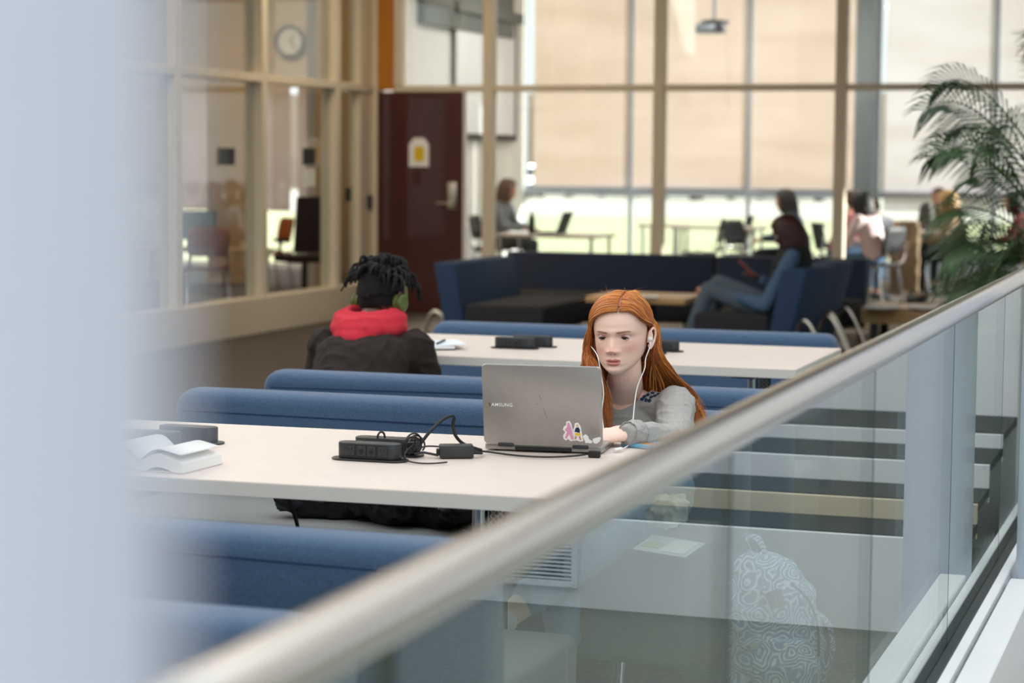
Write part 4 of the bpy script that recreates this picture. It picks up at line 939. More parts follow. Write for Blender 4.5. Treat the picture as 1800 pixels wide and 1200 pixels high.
lettering('AMSUNG', .0120, 'sticker_white', lid, tilt @ Matrix.Translation((u+.0070, v, ZO)), 'brand_lettering', off=.00008)
for (x0, y0, x1, y1) in ((958, 725, 963, 742), (951, 700, 955, 712), (945, 716, 948, 720)):
    bm = new(); p_ = [(*uv(x0, y0), ZO), (*uv(x1, y1), ZO)]; tube(bm, [tilt @ V(q) for q in p_], .0003, 4); obj('scratch', bm, 'charcoal_plastic', lid)
def sticker(pts_white, shapes, name):
    bm = new(); prism(bm, [uv(*p) for p in pts_white], .0003, tilt @ Matrix.Translation((0, 0, ZO))); o = obj(name, bm, 'sticker_white', lid, smooth=False)
    for i, (m, pts) in enumerate(shapes):
        bm = new(); prism(bm, [uv(*p) for p in pts], .0002, tilt @ Matrix.Translation((0, 0, ZO+.0003+.00005*i))); obj('sticker_print', bm, m, o, smooth=False)
sticker([(992, 781), (991, 775), (995, 768), (991, 764), (993, 758), (997, 755), (997, 749), (1003, 747), (1006, 753), (1008, 763), (1010, 772), (1011, 783), (1004, 785), (1000, 781), (996, 784)],
        [('sticker_pink', [(994, 779), (998, 768), (994, 764), (998, 759), (999, 751), (1002, 750), (1005, 757), (1007, 768), (1009, 781), (1005, 782), (1002, 772), (997, 781)])], 'sticker')
sticker([(1007, 781), (1010, 770), (1007, 768), (1011, 758), (1012, 751), (1018, 750), (1022, 757), (1024, 770), (1026, 784), (1020, 785), (1015, 783), (1010, 784)],
        [('embroidery_blue', [(1011, 767), (1013, 760), (1018, 758), (1021, 764), (1020, 769)]), ('yellow_print', [(1012, 769), (1021, 769), (1022, 774), (1012, 774)]), ('skin_pale', [(1014, 753), (1018, 753), (1018, 758), (1014, 758)]), ('skin_tan', [(1012, 775), (1015, 775), (1014, 781), (1011, 781)]), ('skin_tan', [(1018, 775), (1021, 775), (1023, 782), (1020, 782)])], 'sticker')
sticker([(1025, 775), (1030, 771), (1035, 775), (1036, 780), (1042, 784), (1040, 788), (1034, 787), (1030, 788), (1028, 782)], [], 'sticker')
sticker([(1043, 779), (1048, 777), (1055, 775), (1057, 778), (1054, 784), (1049, 788), (1044, 787), (1042, 783)], [], 'sticker')

# charger, cords
ac = at(802, 804, z=ZT)
ad = thing('charger', 'black power adapter brick beside the laptop', 'charger', (ac.x, ac.y, ZT), .42)
bm = new(); box(bm, (0, 0, .0165), (.082, .042, .031), None, .004, 2); obj('brick', bm, 'charcoal_plastic', ad)
bm = new(); box(bm, (-.043, 0, .014), (.010, .022, .016), None, .002, 1); obj('socket_plug', bm, 'cable_black', ad)
bm = new(); tube(bm, [(.041, 0, .014), (.062, .0, .010)], [.0065, .003], 8); obj('strain_relief', bm, 'cable_black', ad)
pc = thing('laptop_power_cord', 'black cord from the charger brick to the laptop', 'cable', (ac.x, ac.y, ZT))
q0 = Matrix.Translation(ad.location) @ Matrix.Rotation(.42, 4, 'Z') @ V((.062, 0, .010))
bm = new(); tube(bm, spline([q0, at(850, 793, z=ZT+.006), at(905, 800, z=ZT+.004), at(960, 803, z=ZT+.004), at(1010, 801, z=ZT+.006), at(1036, 797, z=ZT+.008)], 6), .0024, 8); obj('cord', bm, 'cable_black', pc, world=True)
pq = at(1045, 798, z=ZT+.008); bm = new(); box(bm, pq, (.030, .014, .016), lrz, .003, 2); obj('plug', bm, 'cable_black', pc, world=True)
mc = thing('mains_cord', 'thick black cord looping up from the outlet block and coiled beside it', 'cable', (-1.85, 4.68, ZT))
Yc = 4.70
def yy(lst): return [at(px, py, Y=Y_) for px, py, Y_ in lst]
bm = new(); tube(bm, spline(yy([(733, 788, 4.68), (742, 776, 4.69), (757, 757, 4.70), (776, 739, 4.72), (791, 731, 4.73), (798, 735, 4.74), (796, 748, 4.74), (800, 764, 4.74), (812, 778, 4.75), (830, 786, 4.76), (846, 791, 4.78)]), 6), .0042, 8); obj('cord', bm, 'cable_black', mc, world=True)
for k in range(5):
    bm = new(); c = at(718+k*4, 779+(k % 2)*3, Y=4.64+.012*k); R_ = .020+.003*(k % 3); nrm = V((.8, -.5, .3*k-.5)).normalized(); e1_ = nrm.orthogonal().normalized(); e2_ = nrm.cross(e1_)
    tube(bm, [c+e1_*R_*math.cos(t*PI/10)+e2_*R_*.85*math.sin(t*PI/10) for t in range(-7, 11)], .0023, 7); obj('coil', bm, 'cable_black', mc, world=True)
bm = new(); tube(bm, spline(yy([(716, 790, 4.62), (711, 801, 4.60), (718, 810, 4.58), (740, 814, 4.57), (765, 814, 4.58), (786, 812, 4.60)]), 6), .0021, 7); obj('cord', bm, 'cable_black', mc, world=True)
bm = new(); tube(bm, spline(yy([(732, 790, 4.66), (745, 785, 4.70), (760, 784, 4.74), (790, 786, 4.78), (826, 784, 4.78)]), 6), .0021, 7); obj('cord', bm, 'cable_black', mc, world=True)
bm = new(); tube(bm, spline([at(728, 797, Y=4.66), at(742, 795, Y=4.67), at(756, 797, Y=4.68), at(770, 800, Y=4.69)], 6), .003, 8); obj('cord', bm, 'cable_black', mc, world=True)
bm = new(); tube(bm, spline(yy([(664, 780, 4.68), (664, 766, 4.68), (669, 759, 4.685), (675, 762, 4.69), (677, 774, 4.69)]), 6), .0026, 8); obj('loop', bm, 'cable_black', mc, world=True)
bm = new(); c = at(727, 784, Y=4.67); box(bm, c, (.030, .022, .022), .2, .004, 2); obj('plug', bm, 'cable_black', mc, world=True)
dc = at(520, 905, Y=4.55); bm = new(); tube(bm, spline([at(504, 868, Y=4.52), at(512, 890, Y=4.52), at(520, 912, Y=4.53), at(527, 950, Y=4.55), at(530, 1010, Y=4.6)], 6), .005, 8); tag(obj('table_power_cord', bm, 'cable_black'), 'black cord hanging under the laptop table near the dark jacket', 'cable')
# phone with dotted case, white cable
ph = at(1145, 786, z=ZT); po = thing('phone', 'phone with blue case and orange dots beside the laptop', 'phone', (ph.x, ph.y, ZT), -.35)
bm = new(); prism(bm, rrect(.145, .073, .010), .010, None, .003, 2); cs = obj('case', bm, 'case_blue', po)
rq = random.Random(3)
for m_ in ('dot_orange', 'dot_yellow', 'dot_red'):
    bm = new()
    for k in range(34):
        x, y = rq.uniform(-.068, .03), rq.uniform(-.032, .012); cyl(bm, (x, y, .0100), rq.uniform(.0022, .0042), .0004, 8)
    obj('printed_dots', bm, m_, cs, smooth=False)
wc = thing('phone_cable', 'white cable plugged in by the keyboard next to the phone', 'cable', (ph.x, ph.y, ZT))
bm = new(); tube(bm, spline([at(1082, 791, z=ZT+.006), at(1095, 788, z=ZT+.006), at(1108, 781, z=ZT+.004), at(1122, 776, z=ZT+.004)], 6), .0016, 7); obj('cord', bm, 'cable_white', wc, world=True)
bm = new(); tube(bm, [at(1079, 791, z=ZT+.006), at(1092, 788, z=ZT+.006)], .0042, 8); obj('plug', bm, 'cable_white', wc, world=True)
# open book
bk = at(280, 818, z=ZT); bo = thing('open_book', 'thick open paperback lying on the laptop table', 'book', (bk.x, bk.y, ZT), -.06)
def pagehump(sx, w_, h0, L, n=14):
    bm = new(); lo = []; P = []
    for i in range(n+1):
        t = i/n; x = sx*w_*t; z = .016+h0*(math.sin(min(1, t*1.5)*PI/2)*(1-.82*max(0, t-.28)/.72)) ; P.append((x, z))
    v0 = [[bm.verts.new((x, yv, zz)) for (x, z) in P for zz in (z, max(.0022, z-.030 if .02 < abs(x) else .0022))] for yv in (-L/2, L/2)]
    m = len(P)
    for i in range(m-1):
        a, b = v0; k = 2*i
        bm.faces.new((a[k], a[k+2], b[k+2], b[k])); bm.faces.new((a[k+1], b[k+1], b[k+3], a[k+3])); bm.faces.new((a[k], a[k+1], a[k+3], a[k+2])); bm.faces.new((b[k], b[k+2], b[k+3], b[k+1]))
    k = 2*m-2; bm.faces.new((v0[0][k], v0[0][k+1], v0[1][k+1], v0[1][k])); bm.faces.new((v0[0][0], v0[1][0], v0[1][1], v0[0][1])); return bm
obj('page_block', pagehump(1, .115, .036, .175), 'paper', bo, ang=50); obj('page_block', pagehump(-1, .115, .042, .175), 'paper', bo, ang=50)
bm = new(); b6(bm, -.118, .118, -.0885, .0885, 0, .0022); obj('cover', bm, 'paper_edge', bo, smooth=False)
for sx, h_ in ((1, .006), (-1, .009)):
    bm = new(); n = 10; r0 = []
    for yv in (-.087, .087): r0.append([bm.verts.new((sx*.112*i/n, yv, .016+h_+(.036 if sx > 0 else .042)*math.sin(min(1, i/n*1.7)*PI/2)*(1-.65*max(0, i/n-.3)))) for i in range(n+1)])
    for i in range(n): bm.faces.new((r0[0][i], r0[0][i+1], r0[1][i+1], r0[1][i]))
    o = obj('loose_page', bm, 'paper', bo, ang=60); sd = o.modifiers.new('s', 'SOLIDIFY'); sd.thickness = .0005
# notebook and pen on the second table
nb = at(752, 611, z=ZT); no = thing('notebook', 'open notebook at the elbow of the person in the red hood', 'notebook', (nb.x, nb.y, ZT), .55)
bm = new(); box(bm, (0, 0, .002), (.17, .23, .004)); obj('cover', bm, 'ink', no, smooth=False)
bm = new(); box(bm, (0, 0, .009), (.165, .225, .010), None, .001, 1); obj('pages', bm, 'paper', no, smooth=False)
bm = new(); box(bm, (.05, .0, .0165), (.16, .21, .003), Matrix.Rotation(-.05, 3, 'Y')); obj('turned_page', bm, 'case_pale', no, smooth=False)
bm = new(); tube(bm, [(0.02, -.08, .0230), (.075, .05, .0245)], .004, 8); _xf(bm, bm.verts, Matrix.Translation(no.location) @ Matrix.Rotation(.55, 4, 'Z')); tag(obj('pen', bm, 'ink'), 'black pen lying on the open notebook', 'pen')
# black quilted jacket on the seat
jk = new(); rj = random.Random(5)
A0 = at(555, 905, Y=5.42); A1 = at(820, 918, Y=5.42)
for k in range(11):
    t = k/10; c = A0.lerp(A1, t); c.y = 5.42+rj.uniform(-.05, .06); c.z = .475+rj.uniform(0, .05)+.04*math.sin(t*PI)
    d = V((rj.uniform(.4, 1), rj.uniform(-.8, .5), rj.uniform(-.2, .35))).normalized(); limb(jk, [c-d*.09, c, c+d*.09], [.045, .058, .043], 12)
for k in range(8):
    c = A0.lerp(A1, rj.random()); c.y = 5.42+rj.random()*.2; c.z = .48; ball(jk, c, (.11, .08, .05), 14, 8)
me = remesh(jk, .009, 3); wrinkle(me, .012, 16, 4); wrinkle(me, .004, 38, 8)
for v_ in me.vertices: v_.co.z = max(v_.co.z, .443)
tag(obj('jacket', me, 'black_nylon', ang=180), 'black quilted jacket crumpled on the sofa seat under the table', 'jacket')
# clear card sleeve and crumpled white cloth on the seat end
c = at(1178, 922, Y=5.27); cs_ = thing('card_sleeve', 'clear plastic card sleeve on the sofa seat seen through the glass', 'card', (c.x, c.y, .446), -.42)
bm = new(); prism(bm, rrect(.175, .090, .006), .0016, Matrix.Rotation(.30, 4, 'X') @ Matrix.Translation((0, 0, .010))); obj('sleeve', bm, 'sleeve_pale', cs_)
bm = new(); prism(bm, rrect(.075, .07, .003), .0016, Matrix.Rotation(.30, 4, 'X') @ Matrix.Translation((.035, 0, .0125))); obj('white_card', bm, 'paper', cs_)
bm = new(); prism(bm, rrect(.055, .03, .002), .0016, Matrix.Rotation(.30, 4, 'X') @ Matrix.Translation((-.045, -.01, .0125))); obj('printed_card', bm, 'grass', cs_)
bm = new(); c = at(1170, 893, Y=5.30); rj = random.Random(8)
for k in range(5): ball(bm, c+V((rj.uniform(-.03, .03), rj.uniform(-.02, .03), rj.uniform(-.02, .02))), (.036, .03, .038), 12, 8)
me = remesh(bm, .005, 3); wrinkle(me, .012, 30, 2)
for v_ in me.vertices: v_.co.z = max(v_.co.z, .443)
tag(obj('white_cloth', me, 'paper', ang=180), 'crumpled white cloth on the sofa seat next to the card sleeve', 'cloth')
# paisley backpack on the floor
bp = thing('backpack', 'white backpack with blue paisley print on the floor behind the glass', 'backpack', (-1.09, 5.36, 0), .25)
bm = new(); esweep(bm, [(V((0, 0, .02)), .115, .075, V((1, 0, 0)), V((0, 1, 0))), (V((0, 0, .03)), .135, .09, V((1, 0, 0)), V((0, 1, 0))), (V((0, .01, .2)), .135, .09, V((1, 0, 0)), V((0, 1, 0))), (V((-.01, .02, .34)), .115, .08, V((1, 0, 0)), V((0, 1, 0))), (V((-.025, .03, .41)), .075, .055, V((1, 0, 0)), V((0, 1, 0))), (V((-.03, .035, .43)), .03, .03, V((1, 0, 0)), V((0, 1, 0)))], 28)
me = remesh(bm, .007, 3); wrinkle(me, .008, 14, 3); pb_ = obj('main_bag', me, 'paisley', bp, ang=180)
bm = new(); esweep(bm, [(V((.03, -.085, .03)), .075, .035, V((1, 0, 0)), V((0, 1, 0))), (V((.03, -.10, .06)), .09, .05, V((1, 0, 0)), V((0, 1, 0))), (V((.03, -.10, .17)), .088, .048, V((1, 0, 0)), V((0, 1, 0))), (V((.03, -.08, .23)), .06, .03, V((1, 0, 0)), V((0, 1, 0)))], 24)
me = remesh(bm, .007, 3); wrinkle(me, .005, 20, 6); pk = obj('front_pocket', me, 'paisley', bp, ang=180)
bm = new(); tube(bm, spline([(-.05, .03, .41), (-.075, .02, .47), (-.045, .01, .475), (-.02, .02, .425)], 6), .010, 8, flat=.45); obj('top_handle', bm, 'paisley', bp)
bm = new(); tube(bm, spline([(.09, -.02, .30), (.135, -.05, .27), (.15, -.05, .20), (.13, -.04, .12), (.125, .0, .05)], 6), .012, 8, flat=.4); obj('strap', bm, 'paisley', bp)
bm = new(); tube(bm, spline([(.04, -.075, .375), (.085, -.07, .33), (.11, -.06, .26), (.115, -.05, .18)], 6), .0035, 6); obj('zip', bm, 'charcoal_plastic', bp)
PM = Matrix.Translation((.0, -.083, .335)) @ Matrix.Rotation(-.35, 4, 'Y') @ Matrix.Rotation(PI/2-.1, 4, 'X')
bm = new(); prism(bm, rrect(.042, .046, .004), .003, PM); pt = obj('leather_patch', bm, 'patch_brown', bp)
lettering('JANSPORT', .0085, 'dot_orange', pt, PM @ Matrix.Rotation(PI/2, 4, 'Z') @ Matrix.Translation((-.0195, -.003, .0032)), 'patch_lettering')
# ================================================================ OTHER PEOPLE
mat('jacket_brown', '20150F', .9, var=.12, scale=90, bump=.2); mat('hood_red', 'C22838', .95, var=.1, scale=160, bump=.3)
mat('dreads', '0D0A08', .9, var=.25, scale=220, bump=.6, bscale=400); mat('olive', '5C6832', .4); mat('trousers_dark', '23262C', .9)
mat('denim', '4A6480', .9, var=.1, scale=150); mat('vest_black', '17171B', .8); mat('ripped_jeans', '56646F', .9, var=.15, scale=90)
mat('hair_maroon', '3A1512', .5); mat('hair_brown', '5A3B2A', .55); mat('hair_black', '17130F', .5); mat('hair_blonde', 'C79A5C', .5); mat('hair_grey', '3B3836', .6)
mat('knit_grey', '787B80', .9); mat('pink_top', 'D98A8E', .9); mat('pale_pink', 'EBCFCE', .9); mat('pale_blue_top', 'C9D3E2', .9); mat('navy_hood', '3A4454', .9); mat('tan_coat', '857054', .9); mat('maroon_top', '7A2A2A', .9); mat('jeans_mid', '4E6E8C', .9); mat('gold', 'D9A93A', .25, 1); mat('phone_red', 'B7303E', .4)
# ---- person in the red hood, back to the camera
hp = at(668, 522, Y=7.0); gl = V((hp.x-.045, 6.72))
guy, G = person('person', 'person in brown jacket with red hood and green headphones, seen from behind', (gl.x, gl.y), 0, seat=.385, lean=.74, s=.97, top='jacket', top_mat='jacket_brown', legs_mat='trousers_dark', skin='skin_brown', look=(.16, 1, -.30), infl=.022, vox=.009, wr=.007,
    arms={'er': (.215, .36, .56), 'wr': (.09, .50, .785), 'el': (-.225, .34, .56), 'wl': (-.12, .50, .785)}, headoff=(.0, -.03, -.049), hair_mat='dreads', hair='short')
H, M, N = G['H'], G['M'], G['N']
for o in [c for c in guy.children if c.name.startswith('hair')]: bpy.data.objects.remove(o)
rd = random.Random(2)
bm = new(); haircap(bm, M, .009, [.062, .058, .045, .020, .012, .0, -.03], 30, 44); obj('hair', bm, 'dreads', guy, ang=180)
bm = new(); haircap(bm, M, .003, [.062, .058, .045, -.002, -.005, -.045, -.070], 30, 44); obj('faded_hair', bm, 'dreads', guy, ang=180)
for k in range(130):
    a = rd.uniform(-PI, PI); el = rd.uniform(.28, 1.5); ce = math.cos(el)
    p0 = V((math.sin(a)*ce*.072, math.cos(a)*ce*.092-.004, .022+.092*math.sin(el))); out = V((math.sin(a)*ce, math.cos(a)*ce, .75*math.sin(el)+.1)).normalized()
    L = rd.uniform(.055, .09)*(1.15 if abs(math.sin(a)) > .6 else (.85 if math.cos(a) < 0 else 1)); sw = V((rd.uniform(-.5, .5), rd.uniform(-.5, .5), 0))*.5
    p1 = p0+out*L*.42; p2 = p1+(out*.55+sw+V((0, 0, -.45)))*L*.5; p3 = p2+(out*.25+sw*.8+V((0, 0, -1)))*L*.55
    bm = new(); r = rd.uniform(.0062, .0088); tube(bm, [M @ q for q in spline([p0-out*.01, p1, p2, p3], 3)], lambda t: r*(1 if t < .75 else 1.25-t*.85)*(1+.12*math.sin(t*19)), 6); obj('dreadlock', bm, 'dreads', guy, ang=180)
bm = new()
NK = V((-.012, .315, .880))
for (a0_, zz, rr, th) in ((2.75, .010, (.092, .085), .022), (2.2, -.012, (.108, .110), .030), (1.8, -.036, (.112, .130), .034), (1.3, -.060, (.092, .150), .032), (.9, -.078, (.07, .160), .026)):
    limb(bm, [NK+V((rr[0]*math.sin(a), .012-rr[1]*math.cos(a), zz+.010*(1-math.cos(a)))) for a in np.linspace(-a0_, a0_, 17)], [th*.75]+[th]*15+[th*.75], 12, 2)
ball(bm, NK+V((0, -.085, -.045)), (.10, .05, .05), 20, 12)
me = remesh(bm, .006, 9, .6); wrinkle(me, .006, 11, 5); obj('red_hood', me, 'hood_red', guy, ang=180)
hpn = thing('headphones', 'olive green over-ear headphones on the person in the red hood', 'headphones', guy.location, 0)
for sx in (-1, 1):
    c = M @ V((sx*.086, -.004, -.018)); R3 = M.to_3x3().to_4x4(); ax = R3 @ Matrix.Rotation(sx*PI/2, 4, 'Y')
    bm = new(); lathe(bm, [(.026, -.014), (.034, -.010), (.035, .0), (.030, .004)], (0, 0, 0), 24, Matrix.Translation(c) @ ax); obj('ear_cushion', bm, 'charcoal_plastic' if sx > 3 else 'olive', hpn)
    bm = new(); lathe(bm, [(.028, .004), (.032, .006), (.033, .016), (.027, .021)], (0, 0, 0), 24, Matrix.Translation(c) @ ax); obj('ear_cup', bm, 'olive', hpn)
bm = new(); tube(bm, [M @ V((.101*math.sin(a), .012-.004*math.cos(a), -.010+.148*math.cos(a))) for a in np.linspace(-1.57, 1.57, 25)], .009, 8, flat=.45); obj('headband', bm, 'olive', hpn)

# ---- woman with the phone in the lounge chair
w2p = (-2.99, 14.72)
# +y forward turns to -X; +x (her right) turns to +Y
wph, Q = person('person', 'woman with long dark hair looking at a red phone in the lounge chair', w2p, PI/2, seat=.33, lean=-.26, s=.92, top='denim_shirt', top_mat='denim', legs_mat='ripped_jeans', skin='skin_dark', hair_mat='hair_maroon', hair='long', look=(0, 1, -.45), vox=.012, wr=.006, headoff=(0, .05, -.06),
    arms={'er': (.24, .02, .52), 'wr': (.10, .17, .63), 'el': (-.25, .06, .46), 'wl': (-.12, .30, .52), 'hr': (0, .8, .5), 'hl': (.3, 1, -.1)}, legs={'kl': (-.11, .50, .56), 'al': (-.12, .66, .14), 'kr': (.12, .48, .60), 'ar': (.12, .55, .10)})
bm = new(); P, N = Q['P'], Q['N']; dr = (N-P).normalized(); fw = V((0, dr.z, -dr.y)); X = V((1, 0, 0))
esweep(bm, [(P, .185, .135, X, fw), (P+dr*.15, .165, .125, X, fw), (P+dr*.32, .182, .14, X, fw), (P+dr*.42, .165, .115, X, fw), (P+dr*.48, .09, .085, X, fw)]); me = remesh(bm, .012, 3); wrinkle(me, .005, 14, 2); obj('black_vest', me, 'vest_black', wph, ang=180)
wl_ = Q['A']['wl']; bm = new(); d = (wl_-Q['A']['el']).normalized(); lathe(bm, [(.031, -.012), (.034, -.006), (.034, .006), (.031, .012)], (0, 0, 0), 18, Matrix.Translation(wl_-d*.03) @ d.to_track_quat('Z', 'Y').to_matrix().to_4x4()); obj('gold_watch', bm, 'gold', wph)
for k, a_ in (('kl', 'al'), ('kr', 'ar')):
    bm = new(); c = Q['L'][k]*.9+Q['L'][a_]*.1; ball(bm, c+V((0, .035, .030)), (.045, .035, .030), 12, 8); obj('knee_rip', bm, 'skin_tan', wph)
pm_ = Matrix.Translation((w2p[0], w2p[1], 0)) @ Matrix.Rotation(PI/2, 4, 'Z'); wr_ = Q['A']['wr']
po = thing('phone', 'red phone held by the woman in the lounge chair', 'phone', pm_ @ (wr_+V((0, .10, .075))), PI/2)
bm = new(); prism(bm, rrect(.075, .15, .01), .009, Matrix.Rotation(.75, 4, 'X'), .003, 1); ph_ = obj('case', bm, 'phone_red', po)
bm = new(); prism(bm, rrect(.066, .135, .006), .001, Matrix.Rotation(.75, 4, 'X') @ Matrix.Translation((0, 0, .009))); obj('screen', bm, 'ink', ph_)

# ================================================================ CLASSROOM
def school_chair(name, label, loc, rz, shell='dark_shell', group='classroom chairs'):
    t = thing(name, label, 'chair', loc, rz, group)
    bm = new(); n = 10; rows = []
    for (y, z, w_) in ((.20, .445, .20), (.05, .435, .21), (-.15, .44, .21), (-.21, .47, .20)): rows.append([bm.verts.new((w_*(2*i/n-1), y, z+.012*abs(2*i/n-1)**2)) for i in range(n+1)])
    for a, b in zip(rows, rows[1:]):
        for i in range(n): bm.faces.new((a[i], a[i+1], b[i+1], b[i]))
    o = obj('seat', bm, shell, t); sd = o.modifiers.new('s', 'SOLIDIFY'); sd.thickness = .012
    bm = new(); rows = []
    for (y, z, w_) in ((-.215, .56, .18), (-.235, .66, .20), (-.26, .78, .20), (-.275, .83, .17)): rows.append([bm.verts.new((w_*(2*i/n-1), y+.03*abs(2*i/n-1)**2, z)) for i in range(n+1)])
    for a, b in zip(rows, rows[1:]):
        for i in range(n): bm.faces.new((a[i], a[i+1], b[i+1], b[i]))
    o = obj('backrest', bm, shell, t); sd = o.modifiers.new('s', 'SOLIDIFY'); sd.thickness = .012
    for sx in (-1, 1):
        bm = new(); tube(bm, spline([(sx*.17, -.26, .70), (sx*.18, -.23, .50), (sx*.19, -.16, .42), (sx*.21, -.24, 0)], 4), .011, 8); obj('leg', bm, 'chrome', t)
        bm = new(); tube(bm, spline([(sx*.19, -.16, .42), (sx*.19, .12, .42), (sx*.21, .20, 0)], 4), .011, 8); obj('leg', bm, 'chrome', t)
    return t
def school_table(label, loc, L, D, rz=0, h=.73, m='laminate'):
    t = thing('classroom_table', label, 'table', loc, rz, 'classroom tables')
    bm = new(); box(bm, (0, 0, h-.014), (L, D, .028), None, .004, 1); obj('tabletop', bm, m, t, smooth=False)
    for sx in (-1, 1):
        for sy in (-1, 1): bm = new(); tube(bm, [(sx*(L/2-.06), sy*(D/2-.06), 0), (sx*(L/2-.06), sy*(D/2-.06), h-.028)], .018, 8); obj('leg', bm, 'chrome', t)
    return t
c0 = school_chair('classroom_chair', 'dark classroom chair under the woman in the grey knit', (-8.05, 23.0, 0), -PI/2)
a = at(975, 411, z=.73); school_table('white desk with open laptop in front of the woman in grey knit', (a.x, a.y, 0), 1.08, .75)
dk = thing('laptop', 'black laptop open on the white classroom desk', 'laptop', (at(985, 408, z=.735).x, a.y+.05, .732), -PI/2)
bm = new(); b6(bm, -.16, .16, -.11, .11, 0, .018); obj('base', bm, 'dark_shell', dk, smooth=False)
bm = new(); box(bm, (0, .15, .115), (.32, .012, .22), Matrix.Rotation(-.35, 3, 'X')); obj('lid', bm, 'dark_shell', dk, smooth=False)
bt = at(940, 400, Y=a.y); bm = new(); lathe(bm, [(.03, 0), (.034, .01), (.034, .15), (.018, .19), (.018, .22)], (bt.x, a.y-.1, .732), 16); tag(obj('bottle', bm, 'dark_shell'), 'black bottle standing on the white classroom desk', 'bottle')
person('person', 'woman in grey knit sitting at the white classroom desk', (-8.02, 23.0), -PI/2, seat=.45, lean=.18, top='grey_knit', top_mat='knit_grey', legs_mat='trousers_dark', skin='skin_tan', hair_mat='hair_brown', hair='bob', vox=.02, detail=False, s=.94, headoff=(0, 0, -.03))
def spot(px, Y): return at(px, 400, Y=Y)
PP = [ # px of the body, Y, facing, label, top, legs, skin, hair colour, hair style, lean, table hands
 (1405, 22.0, PI/2+.2, 'person in dark hooded top with grey hair, behind the lounge sofa', 'navy_hood', 'trousers_dark', 'skin_tan', 'hair_grey', 'long', .2),
 (1472, 22.55, -PI/2+.5, 'person in pink top, behind the partition mullion', 'pink_top', 'jeans_mid', 'skin_tan', 'hair_brown', 'bun', .3),
 (1540, 21.3, PI/2-.4, 'person in pale pink shirt with dark hair sitting sunlit on a chair', 'pale_pink', 'jeans_mid', 'skin_brown', 'hair_black', 'bob', .25),
 (1590, 24.0, PI/2-.2, 'person in pale blue hooded top bent over the table', 'pale_blue_top', 'jeans_mid', 'skin_pale', 'hair_brown', 'short', .75),
 (1655, 25.0, PI-.3, 'person in tan coat over a maroon top, facing the camera', 'tan_coat', 'trousers_dark', 'skin_tan', 'hair_brown', 'short', .1),
 (1690, 22.4, PI/2, 'person with long blonde hair sitting behind the palm', 'tan_coat', 'trousers_dark', 'skin_pale', 'hair_blonde', 'long', .2),
 (1808, 22.6, PI/2, 'person with dark hair at the right edge behind the palm', 'maroon_top', 'trousers_dark', 'skin_tan', 'hair_black', 'bob', .2)]
for px, Y_, fc, lb, tm, lm, sk, hm, hs, ln in PP:
    q = spot(px, Y_); tt, _ = person('person', lb, (q.x, q.y), fc, seat=.43, lean=ln, s=.9, headoff=(0, 0, -.06), top='top', top_mat=tm, legs_mat=lm, skin=sk, hair_mat=hm, hair=hs, vox=.02, detail=False)
    dup(c0, (q.x-.0*math.cos(fc), q.y, 0), fc, 'chair under the '+lb)['label'] = 'chair of the '+' '.join(lb.split()[:9])
    if tm == 'tan_coat' and 'maroon' in lb: pass
for px, Y_, fc, lb in ((1232, 23.2, PI/2+.2, 'empty dark chair left of the three in the classroom'), (1285, 24.9, PI/2, 'empty dark chair farthest back by the classroom window'), (1318, 22.7, -PI/2-.4, 'empty dark chair nearest the lounge sofa in the classroom')):
    q = spot(px, Y_); dup(c0, (q.x, q.y, 0), fc, lb)
q = spot(1265, 23.8); school_table('white classroom table among the empty chairs', (q.x, q.y, 0), 1.0, .6)
q = spot(1165, 24.2); school_table('small white classroom table left of the empty chairs', (q.x, q.y, 0), .5, .5)
q = spot(1640, 23.6); school_table('white classroom table the sunlit group sits around', (q.x, q.y, 0), .7, .5)
# coat hanging on the back of the sunlit chair
q = spot(1592, 21.6); bm = new(); rj = random.Random(6)
for k in range(5): limb(bm, [V((q.x+.05*k-.1, q.y+rj.uniform(-.03, .03), .86)), V((q.x+.055*k-.11, q.y-.04, .55)), V((q.x+.06*k-.12, q.y+rj.uniform(-.03, .03), .12+.1*rj.random()))], [.035, .045, .03], 10)
me = remesh(bm, .016, 3); wrinkle(me, .012, 10, 1); tag(obj('coat', me, 'tan_coat', ang=180), 'tan coat hanging over the back of the sunlit chair', 'coat')
bg_ = spot(1628, 23.55); bm = new(); limb(bm, [V((bg_.x, bg_.y, .845)), V((bg_.x, bg_.y, .98))], [.10, .08], 14); me = remesh(bm, .02, 3); tag(obj('bag', me, 'hair_grey', ang=180), 'dark grey bag standing on the sunlit classroom table', 'bag')
# projection screen and projector
sc = thing('projection_screen', 'white projection screen hanging on the classroom side wall', 'screen', (-8.93, 25.2, 0))
bar('canvas', sc, 'screen_white', -8.935, -8.93, 24.12, 26.35, 1.80, 3.25, 0)
for a_ in ((26.35, 26.41, 1.72, 3.25), (24.06, 26.41, 1.72, 1.80)): bar('black_border', sc, 'ink', -8.945, -8.92, a_[0], a_[1], a_[2], a_[3], 0)
bar('case', sc, 'wall_grey', -8.97, -8.85, 24.0, 26.47, 3.25, 3.38)
pj = at(1255, 46, Y=23.5); pr = thing('projector', 'small grey projector hanging from the classroom ceiling', 'projector', (pj.x, 23.5, 0), .2)
bm = new(); tube(bm, [(0, 0, pj.z+.06), (0, 0, 3.9)], .018, 8); obj('pole', bm, 'aluminium', pr)
bm = new(); prism(bm, [(-.09, -.1), (.09, -.1), (.16, .1), (-.16, .1)], .05, Matrix.Translation((0, 0, pj.z+.02)), .01, 2); obj('mount', bm, 'charcoal_plastic', pr)
bm = new(); box(bm, (-.04, 0, pj.z-.03), (.34, .28, .10), None, .02, 2); obj('housing', bm, 'aluminium', pr)
